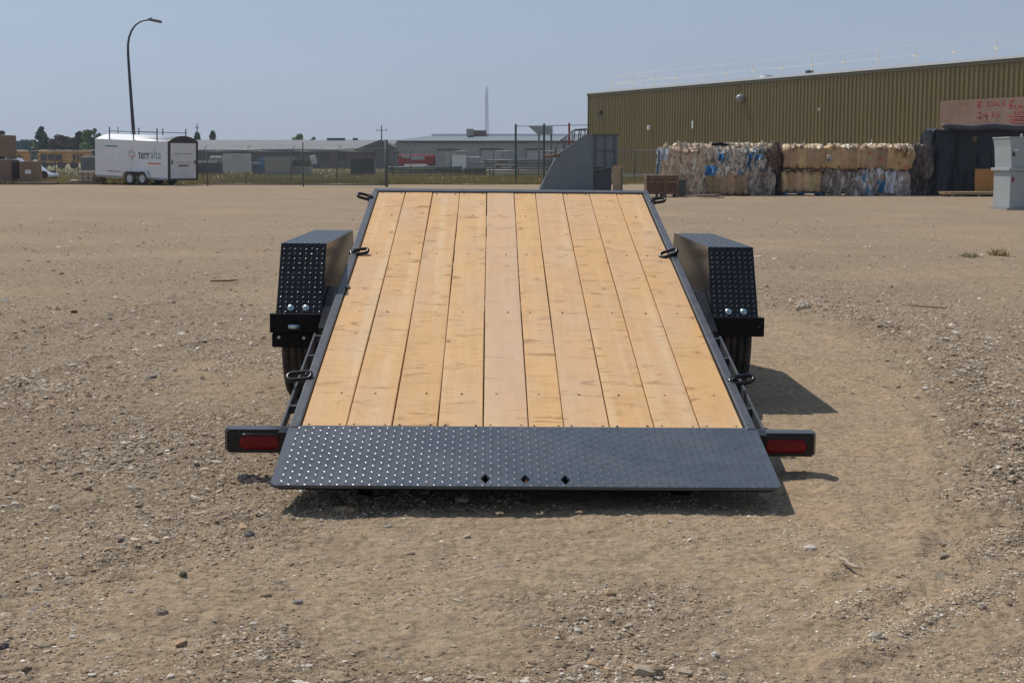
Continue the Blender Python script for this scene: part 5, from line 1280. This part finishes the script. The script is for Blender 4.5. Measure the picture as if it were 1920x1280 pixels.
def bale(px0, px1, pt, pb, D, kind, label, nstrap=5, depth=1.1, seed=1, tuft=0, droop=0, film=None):
    rg = np.random.default_rng(seed); x0, x1 = xat(px0, D), xat(px1, D); zt, zb = zat(pt, D), max(0.02, zat(pb, D)); hw, H = (x1-x0)/2, zt-zb
    r = empty('waste_bale', ((x0+x1)/2, D, zb), label, 'bale', 'pressed bales stacked along the olive warehouse')
    bm = bmesh.new(); bmesh.ops.create_cube(bm, size=2); bmesh.ops.subdivide_edges(bm, edges=bm.edges[:], cuts=47 if kind == 'card' else 19, use_grid_fill=True)
    sx = [-hw+2*hw*(k+.5)/nstrap for k in range(nstrap)]; card = kind == 'card'
    for v in bm.verts:
        c = v.co.copy(); x = c.x*hw; n_ = Vector((0, c.y if abs(c.y) > .99 else 0, c.z if abs(c.z) > .99 else 0))
        dmin = min(abs(x-s) for s in sx); pil = min(1, dmin/(hw/nstrap))**.6
        rough = .015 if card else .07
        q = Vector((x, c.y*depth/2, c.z*H/2)); nn = noisefn(q, 5, seed)*rough+noisefn(q, 13, seed+3)*rough*.6+noisefn(q, 1.7, seed+9)*.09
        # rounded box section with pillowing between the wires
        ex = max(0, (abs(c.x)-.78)/.22)**2*.17; ry = (1-.12*abs(c.z)**4)*(1-ex); rz = (1-.10*abs(c.y)**4)*(1-ex)
        yy = c.y*depth/2*ry; zz = c.z*H/2*rz; k = (.085 if card else .05)*(pil-.6)
        yy += math.copysign(k+nn, c.y) if abs(c.y) > .3 else 0; zz += math.copysign(k*.7+nn*.6, c.z) if abs(c.z) > .3 else 0
        xx = x+(math.copysign(nn*1.5, c.x) if abs(c.x) > .95 else 0)*(1+droop)
        v.co = (xx, yy+depth/2, zz+H/2)
    me = bpy.data.meshes.new('bundle'); bm.to_mesh(me); bm.free(); me.polygons.foreach_set('use_smooth', [card]*len(me.polygons))
    if card:
        tv = [np.array((.52, .365, .20))*rg.uniform(.72, 1.25)*np.array((1, rg.uniform(.93, 1.03), rg.uniform(.85, 1.1))) for _ in range(nstrap+1)]; tn = me.attributes.new('tint', 'FLOAT_COLOR', 'POINT')
        for i_, v_ in enumerate(me.vertices): tn.data[i_].color = (*tv[min(nstrap, max(0, int((v_.co.x+hw)/(2*hw/nstrap)+.5)))], 1)
    body = link('bundle', me, M_card if card else M_film[kind], r)
    for s in sx:
        ring = []; hy, hz = depth/2+.004, H/2+.004
        for k in range(20):
            a = 2*math.pi*k/20; cy = math.copysign(abs(math.cos(a))**.22, math.cos(a)); cz = math.copysign(abs(math.sin(a))**.22, math.sin(a)); ring.append((s+rg.normal()*.004, depth/2+cy*hy*.97, H/2+cz*hz*.97))
        mb = MB(); mb.tube(ring, .010 if not card else .020, 4, True); mb.build('baling_wire', M_strap, r)
    r.rotation_euler = (R(rg.uniform(-1.2, 1.2)), R(rg.uniform(-1.6, 1.6)), R(rg.uniform(-3, 3))); r.location.y += rg.uniform(-.10, .10)
    # loose film / torn flaps
    if tuft:
        V = []; Fc = []; C = []; pal = FILM[film or kind]
        for i in range(tuft):
            face = rg.choice(3, p=[.62, .26, .12]) if not card else 1; x = rg.uniform(-hw, hw)*.93
            if face == 0: p = np.array([x, -.02, rg.uniform(0, H)]); nrm = np.array([0, -1, .15])
            elif face == 1: p = np.array([x, rg.uniform(0, depth), H+.02]); nrm = np.array([0, -.2, 1])
            else: sg = rg.choice([-1, 1]); p = np.array([sg*hw, rg.uniform(0, depth), rg.uniform(0, H)]); nrm = np.array([sg, -.3, .1])
            s = rg.uniform(.05, .15)*(1.3 if rg.random() < .2 else 1); c = np.minimum(np.array(pal[rg.integers(len(pal))])*rg.uniform(.95, 1.55), .85)
            # crumpled disc: centre, ring of 6, outer ring of 6
            t1 = np.cross(nrm, [.1, .2, 1.]); t1 /= np.linalg.norm(t1); t2 = np.cross(nrm, t1); t2 /= np.linalg.norm(t2)
            k = len(V); V.append(p+nrm*rg.uniform(.03, .09)); C.append(c)
            for j in range(6):
                a = j*1.047+rg.uniform(-.3, .3); rr = s*rg.uniform(.4, .7); V.append(p+(t1*math.cos(a)*.8+t2*math.sin(a)*1.7)*rr+nrm*rg.uniform(.01, .08)); C.append(c*rg.uniform(.8, 1.1))
            for j in range(6):
                a = j*1.047+rg.uniform(-.3, .3); rr = s*rg.uniform(.8, 1.3); V.append(p+(t1*math.cos(a)*.75+t2*math.sin(a)*1.8)*rr+nrm*rg.uniform(-.04, .03)-np.array([0, 0, s*.25])); C.append(c*rg.uniform(.6, 1))
            for j in range(6):
                a, b = 1+j, 1+(j+1) % 6; Fc += [(k, k+a, k+b), (k+a, k+a+6, k+b+6), (k+a, k+b+6, k+b)]
        fastmesh('loose_film', np.array(V), np.array(Fc), M_flake, False, {'tint': np.array(C)}, r, 'stuff')
    return r, hw, H
def pal(px0, px1, pt, pb, D, label, m=None, depth=1.0):
    x0, x1 = xat(px0, D), xat(px1, D); h = (x1-x0)/2; zt, zb = zat(pt, D), max(0, zat(pb, D)); r = empty('pallet', ((x0+x1)/2, D, zb), label, 'pallet'); H = zt-zb; m = m or M_pallet
    for k in range(3): mb = MB(); x = -h+k*(h-.05); mb.box((x, 0, 0), (x+.1, depth, H*.7)); mb.build('pallet_runner', m, r)
    for k in range(5): mb = MB(); y = k*(depth-.1)/4; mb.box((-h, y, H*.7+.001), (h, y+.1, H)); mb.build('pallet_slat', m, r)
D1 = GD(367)
bl = [
 # bottom row
 (1268, 1326, 326, 366, D1+.4, 'grey', 'low crushed bale of grey and cream film beside the brown crate', 3, 11, 150, 'cream'),
 (1329, 1402, 327, 366.5, D1, 'card', 'brown cardboard bale at the bottom under the blue and white film', 5, 12, 0, None),
 (1403, 1452, 318, 366, D1+.2, 'grey', 'bottom bale of hanging grey film right of the lone brown bale', 3, 13, 130, 'grey'),
 (1452, 1470, 322, 366, D1+1.2, 'dark', 'narrow dark bale in the shaded gap of the bottom row', 2, 14, 60, 'dark'),  # shade of the recess is put into this bale's dark colour
 (1471, 1545, 321, 361, D1+.1, 'card', 'bottom cardboard bale standing on the blue pallet', 5, 15, 14, 'cream'),
 (1546, 1606, 321, 362, D1+.1, 'grey', 'bottom bale of grey clear film between cardboard and the colourful bale', 5, 16, 90, 'grey'),
 (1607, 1706, 321, 366.5, D1, 'mixed', 'bottom bale of white, blue and tan sacks, most colourful of the lower row', 6, 17, 170, 'mixed'),
 (1707, 1752, 323, 366, D1+.8, 'dark', 'bottom bale of dark shredded waste next to the black tarp', 3, 18, 110, 'dark'),
 # top row
 (1240, 1342, 281, 326, D1+.3, 'cream', 'big top bale of cream crumpled film at the left end of the stack', 4, 21, 420, 'cream'),
 (1343, 1434, 283, 326, D1+.15, 'grey', 'top bale of white and blue film above the lone brown bale', 4, 22, 380, 'blue'),
 (1434, 1462, 280, 321, D1+.5, 'brown', 'narrow dark brown top bale left of the row of cardboard bales', 2, 23, 60, 'brown'),
 (1462, 1472, 281, 320, D1+.9, 'brown', 'sliver of brown top bale squeezed before the first cardboard bale', 1, 24, 20, 'brown'),
 (1473, 1548, 275, 316.5, D1+.1, 'card', 'top cardboard bale directly above the blue pallet bale', 5, 25, 40, 'cream'),
 (1549, 1613, 275, 317.5, D1+.1, 'card', 'middle of the three top cardboard bales', 4, 26, 40, 'cream'),
 (1614, 1711, 274.5, 319, D1-.05, 'card', 'widest top cardboard bale with orange spots and a pale flap', 5, 27, 46, 'cream'),
 (1712, 1748, 276, 320, D1+.5, 'dark', 'top bale of dark shredded waste beside the black tarp', 3, 28, 150, 'dark'),
 # back row
 (1262, 1352, 274, 325, D1+1.7, 'cream', 'back bale of cream film peeking over the left end of the stack', 4, 31, 200, 'cream'),
 (1353, 1466, 272.5, 325, D1+1.8, 'cream', 'back bale of cream film peeking over the blue and white one', 4, 32, 240, 'cream')]
for a in bl: bale(*a[:5], a[5], a[6], a[7], seed=a[8], tuft=a[9], film=a[10])
# drapes of film at the left end
def drape(px0, px1, pt, pb, D, label, col, seed):
    rg = np.random.default_rng(seed); x0, x1 = xat(px0, D), xat(px1, D); zt, zb = zat(pt, D), zat(pb, D); n, m = 9, 12; V = []; Fc = []; o = Vector(((x0+x1)/2, D, zb))
    for j in range(m+1):
        for i in range(n+1):
            t = i/n; s = j/m; V.append((x0+(x1-x0)*t-o.x+rg.normal()*.012+.05*s*math.sin(s*6), -.10*math.sin(t*9+s*2)-.12*s+rg.normal()*.02, (zt-zb)*(1-s)))
    for j in range(m):
        for i in range(n): Fc.append((j*(n+1)+i, j*(n+1)+i+1, (j+1)*(n+1)+i+1, (j+1)*(n+1)+i))
    ob = fastmesh('film_drape', np.array(V), np.array(Fc), mat('film_drape_surface', col, .4, var=.2, scale=6), True); ob.location = o; tag(ob, label, 'plastic sheet')
drape(1231, 1240, 279, 330, D1, 'pale blue plastic sheet hanging at the left end of the bale stack', (.45, .52, .56), 1)
drape(1238, 1254, 278, 300, D1-.1, 'white plastic sheet tossed over the upper left bale corner', (.62, .64, .66), 2)
drape(1322, 1344, 311, 329, D1-.2, 'bright blue bag squashed between the upper film bale and the brown bale', (.04, .19, .42), 3)
drape(1346, 1358, 287, 302, D1-.05, 'blue bag in the front of the upper film bale', (.06, .22, .42), 4)
drape(1402, 1409, 288, 313, D1-.1, 'narrow blue strip of film on the upper film bale', (.04, .18, .40), 5)
drape(1414, 1430, 290, 300, D1-.1, 'blue torn sheet near the right end of the upper film bale', (.06, .20, .36), 6)
drape(1624, 1634, 318+20, 361, D1-.12, 'blue sack on the colourful lower bale', (.01, .22, .48), 7) if False else None
drape(1647, 1658, 339, 361, D1-.12, 'blue sack in the middle of the colourful lower bale', (.01, .24, .50), 8)
drape(1660, 1680, 322, 362, D1-.10, 'white sack bulging from the colourful lower bale', (.58, .60, .64), 9)
drape(1692, 1707, 277, 296, D1-.12, 'tan cardboard flap at the right of the widest top bale', (.45, .31, .15), 10)
drape(1551, 1557, 291, 305, D1-.08, 'white strip stuck on the left of the middle top cardboard bale', (.62, .60, .55), 11)
for i, (px, py, s) in enumerate(((1630, 288, 6), (1652, 300, 7), (1689, 282, 5), (1686, 307, 6), (1700, 314, 7), (1482, 340, 5))):
    D = D1-.14; mb = MB(); w_ = s/FPX*D/2; mb.prism([(w_*math.cos(t)*(.8+.3*math.sin(t*3+i)), w_*math.sin(t)) for t in np.linspace(0, 5.8, 9)], 1, 0, .012); o = mb.build('orange_sticker', mat('orange_sticker_ink', (.50,.12,.04), .7)); o.location = (xat(px, D), D, zat(py, D))
    tag(o, ['orange spot at the upper left of the widest top bale', 'orange patch left of the centre of the widest top bale', 'orange dot near the top right of the widest top bale', 'orange dot right of centre on the widest top bale', 'orange patch at the lower right corner of the widest top bale', 'small orange mark on the bale above the blue pallet'][i], 'sticker')
pal(1472, 1544, 361.3, 367.3, D1, 'blue pallet under the cardboard bale of the bottom row', M_palblue)
pal(1548, 1604, 362.3, 367, D1+.1, 'wooden pallet under the grey film bale', mat('dark_pallet', (.07,.07,.07), .8))
for a, b, l in ((1476, 1545, 'left'), (1551, 1611, 'middle'), (1616, 1705, 'right')):
    pal(a, b, 317.6 if a < 1600 else 319.2, 320.6, D1+.05, {'left': 'thin pallet between the two cardboard bales over the blue pallet', 'middle': 'thin pallet under the middle top cardboard bale', 'right': 'thin pallet between the widest top bale and the colourful bale'}[l])
# broken boards at the foot
def board(px0, py0, px1, py1, w_, label, m, z=.06):
    a, b = gnd(px0, py0), gnd(px1, py1); a.z = b.z = z; c = (a+b)/2; d = (b-a); L = d.length/2; rz = math.atan2(d.y, d.x); mb = MB(); mb.box((-L, -w_/2, -.018), (L, w_/2, .018)); o = mb.build('loose_board', m); o.location = c; o.rotation_euler = (0, R(random.uniform(-2, 2)), rz); tag(o, label, 'board')
board(1288, 368.5, 1345, 369.5, .5, 'flattened pale board on the gravel before the lone brown bale', mat('pale_board', (.40,.37,.33), .8))
board(1312, 371.5, 1345, 371, .3, 'reddish board end on the gravel right of the brown crate', M_rust)
board(1550, 367.5, 1568, 362, .12, 'pale plank propped before the grey film bale', M_ply, .12)
board(1345, 372, 1356, 371.6, .10, 'tiny pale chip of wood right of the reddish board', M_ply, .03)
# sticks poking out of the top
for px0, py0, px1, py1, l in ((1267, 279, 1273, 265, 'thin stick poking up from the left end of the bale stack'), (1381, 276, 1387, 263, 'thin pale stick poking up above the back cream bale'), (1504, 274, 1508, 264, 'short stick above the first top cardboard bale'), (1631, 272, 1635, 261, 'short stick above the widest top cardboard bale')):
    D = D1+.8; a = at(px0, py0, D); b = at(px1, py1, D); mb = MB(); mb.tube([(0, 0, -.1), b-a], .014, 5); o = mb.build('stick', M_galv); o.location = a; tag(o, l, 'stick')
D = D1+1.6; mb = MB(); mb.tube([(xat(1328, D), D, zat(271, D)), (xat(1350, D), D, zat(270, D)), (xat(1372, D), D, zat(274, D))], [.05, .07, .03], 7); tag(mb.build('black_scrap', M_under), 'black scrap lying on top of the back cream bales', 'scrap')

# brown crate
def crate():
    D = D1-2.2; x0, x1 = xat(1213, D), xat(1273, D); zt = zat(329, D); r = empty('wooden_crate', ((x0+x1)/2, D, 0), 'old brown wooden crate just beyond the right front corner of the deck', 'crate'); h = (x1-x0)/2; dep = 1.0
    mb = MB(); mb.box((-h+.03, .03, .10), (h-.03, dep-.03, zt-.03)); mb.build('inner_box', mat('dark_crate_inside', (.05,.03,.02), .9), r)
    n = 5
    for k in range(n):
        z = .10+(zt-.12)*k/n; mb = MB(); mb.box((-h, 0, z), (h, .028, z+(zt-.12)/n-.02)); mb.build('slat', M_crate, r)
        mb = MB(); mb.box((-h, .03, z), (-h+.028, dep, z+(zt-.12)/n-.02)); mb.build('slat', M_crate, r)
    for x in (-h-.002, -h*.45, h*.1, h-.09): mb = MB(); mb.box((x, -.03, .02), (x+.09, -.001, zt-.005)); mb.build('batten', M_crate, r)
    for k in range(6): mb = MB(); y = dep*k/6; mb.box((-h-.01, y, zt), (h+.01, y+dep/6-.02, zt+.025)); mb.build('lid_board', mat('lid_wood', (.30,.20,.12), .8, var=.2), r)
    for x in (-h, 0, h-.1): mb = MB(); mb.box((x, -.05, 0), (x+.1, dep, .095)); mb.build('skid', M_pallet, r)
crate()
sheet_box('green_grey_sheet', 1273.5, 1288, 336, 368, D1-1.2, .05, mat('green_grey_metal', (.10,.12,.10), .7), 'dull green grey sheet standing right of the brown crate', 'metal sheet')

# ------------------------------------------------------------------ black tarpaulin stack, orange plywood, lumber
def tarp():
    D = D1+.8; x0, x1 = xat(1748, D), xat(1985, D); z1 = zat(240, D); r = empty('tarped_stack', (x0, D, 0), 'tall stack wrapped in black tarpaulin under the plywood sign', 'tarped stack'); L = x1-x0; n, m = 90, 44
    V = []; Fc = []
    # profile from the ground at the front, up, over the top and back
    def P(u, s):
        x = u*L; wob = noise.noise(Vector((x*1.1, s*1.2, 0)))*.28+noise.noise(Vector((x*3.4, s*1.5, 2)))*.12+.05*noise.noise(Vector((x*9, s*5, 4))); fold = .10*math.sin(x*4.2+2.2*noise.noise(Vector((x*.7, s, 5)))+s*.6)*(1 if s < 1 else .3)
        top = z1+.10*noise.noise(Vector((x*1.3, 0, 9)))-(.10 if u < .02 else 0)
        if s < 1: z = top*s; y = -.12+.30*s-wob*(1.1-s*.5)-fold*(1-s*.35)
        else: z = top+.05*wob; y = .12+(s-1)*3
        xx = x-(.18*(1-min(s, 1)) if u < .15 else 0)*(1-u/.15)+.05*wob
        return (xx, y, max(z, .0))
    for j in range(m+1):
        s = j/m*1.4
        for i in range(n+1): V.append(P(i/n, s))
    for j in range(m):
        for i in range(n): Fc.append((j*(n+1)+i, j*(n+1)+i+1, (j+1)*(n+1)+i+1, (j+1)*(n+1)+i))
    fastmesh('tarpaulin', np.array(V), np.array(Fc), M_tarp, True, parent=r)
    # left end of the wrap
    V = []; Fc = []; k_ = 16
    for j in range(25):
        for i in range(k_+1):
            t = i/k_; s = j/24; z = z1*(1-s)*.97; V.append((-.17*s+.12*math.sin(t*9+s*3)-.08*noise.noise(Vector((t*4, s*3, 7))), -.1+t*1.6, z))
    for j in range(24):
        for i in range(k_): Fc.append((j*(k_+1)+i, j*(k_+1)+i+1, (j+1)*(k_+1)+i+1, (j+1)*(k_+1)+i))
    fastmesh('tarpaulin_side', np.array(V), np.array(Fc), M_tarp, True, parent=r)
    mb = MB(); mb.tube([(.35, -.05, z1+.03)]+[(L*t, -.08+.03*math.sin(t*30), z1+.02+.03*math.sin(t*17)) for t in np.linspace(.08, 1, 24)], .11, 10); mb.build('tarp_roll', mat('dusty_tarp_roll', (.05,.05,.06), .5, var=.4, scale=4), r)
    mb = MB(); p = at(1828, 261, D-.25)-r.location; mb.bbox((p.x-.07, p.y, p.z-.09), (p.x+.07, p.y+.03, p.z+.09), .01); mb.build('tape_patch', mat('ochre_tape', (.14,.09,.03), .6), r)
tarp()
ob = sheet_box('plywood_board', 1830, 1880, 316.5, 364, D1-.1, .03, M_plyo, 'orange brown plywood panel standing against the black tarpaulin', 'plywood'); ob.rotation_euler = (R(-4), 0, 0)
def lumber():
    D = D1-1.4; x0, x1 = xat(1772, D), xat(1905, D); r = empty('lumber_stack', (x0, D, 0), 'low stack of yellowish boards on the gravel at the foot of the orange plywood', 'lumber'); L = x1-x0
    for k in range(3): mb = MB(); mb.box((L*.1+k*L*.38, 0, 0), (L*.1+k*L*.38+.1, 1.3, .07)); mb.build('bearer', M_pallet, r)
    for j in range(2):
        for k in range(6): mb = MB(); e = random.uniform(0, .25); mb.box((e, k*.21, .072+j*.045), (L-random.uniform(0, .2), k*.21+.19, .114+j*.045)); mb.build('board', mat('weathered_board', [(.36,.25,.13), (.30,.21,.12)][(j+k) % 2], .8, var=.2), r)
lumber()

# ------------------------------------------------------------------ pale grey steel cabinets at the right border
def cabinet():
    D = GD(394); r = empty('steel_cabinet', (xat(1897, D), D, 0), 'pale grey two tier steel cabinet cut off by the right border', 'steel cabinet', rz=R(4)); o = r.location; X = lambda p: xat(p, D)-xat(1875, D); Z = lambda p: max(0, zat(p, D)); M_c = mat('pale_green_grey_paint', (.36, .40, .41), .5, var=.08, scale=2, dirt=(.2,.19,.16), dirt_amt=.3); Wd = 1.1
    mb = MB(); mb.bbox((X(1874), 0, .06), (X(1913), Wd, Z(321)), .012, 2); mb.build('lower_box', M_c, r)
    mb = MB(); mb.bbox((X(1869), -.06, Z(320.8)), (X(1960), Wd+.05, Z(315)), .012, 2); mb.build('flange', M_c, r)
    mb = MB(); mb.prism([(X(1876), Z(314.8)), (X(1960), Z(314.8)), (X(1960), Z(258)), (X(1870), Z(259.5)), (X(1873), Z(275))], 1, .02, Wd); mb.build('upper_box', M_c, r)
    mb = MB(); mb.bbox((X(1869), -.0, Z(259.3)), (X(1962), Wd+.04, Z(256.8)), .008); mb.build('lid', M_c, r)
    mb = MB(); mb.bbox((X(1914), -.04, Z(372)), (X(1962), Wd-.05, Z(321.2)), .012); mb.build('side_box', mat('violet_grey_panel', (.20,.19,.24), .6), r)
    mb = MB(); mb.bbox((X(1913), -.10, .05), (X(1962), Wd, Z(362)), .012); mb.build('green_base', M_dgreen, r)
    for py0, py1, m_ in ((286, 293, M_darktrim), (332, 341, M_red)): mb = MB(); mb.bbox((X(1877), -.025, Z(py1)), (X(1880.5), .019 if py0 < 300 else -.001, Z(py0)), .004); mb.build('marker_plate', m_, r)
    mb = MB(); mb.box((X(1880), .003, Z(283)), (X(1887), .019, Z(280))); mb.build('small_label', M_white, r)
    mb = MB(); mb.tube([(X(1898), .2, Z(257)), (X(1899), .2, Z(251))], [.05, .03], 8); mb.build('lifting_knob', M_tan, r)
    mb = MB(); mb.box((X(1866), -.12, 0), (X(1913), Wd, .058)); mb.build('base_skid', M_concrete, r)
    mb = MB(); mb.tube([(X(1914), -.12, Z(322)), (X(1915), -.14, Z(330))], .03, 6); mb.build('corner_latch', M_white, r)
cabinet()

# ------------------------------------------------------------------ smoke haze: one even, closed body of air round the camera and the scene
hz = MB(); hz.box((-1560, -1560, -1.5), (1560, 1560, 19))
mh = bpy.data.materials.new('thin_smoke_haze'); mh.use_nodes = True; hn = mh.node_tree; hn.nodes.clear()
pv = hn.nodes.new('ShaderNodeVolumePrincipled'); pv.inputs['Color'].default_value = (.80, .88, 1.0, 1); pv.inputs['Density'].default_value = .00035; pv.inputs['Anisotropy'].default_value = .2
ho = hn.nodes.new('ShaderNodeOutputMaterial'); hn.links.new(pv.outputs[0], ho.inputs['Volume'])
hz.build('haze', mh, kind='stuff')
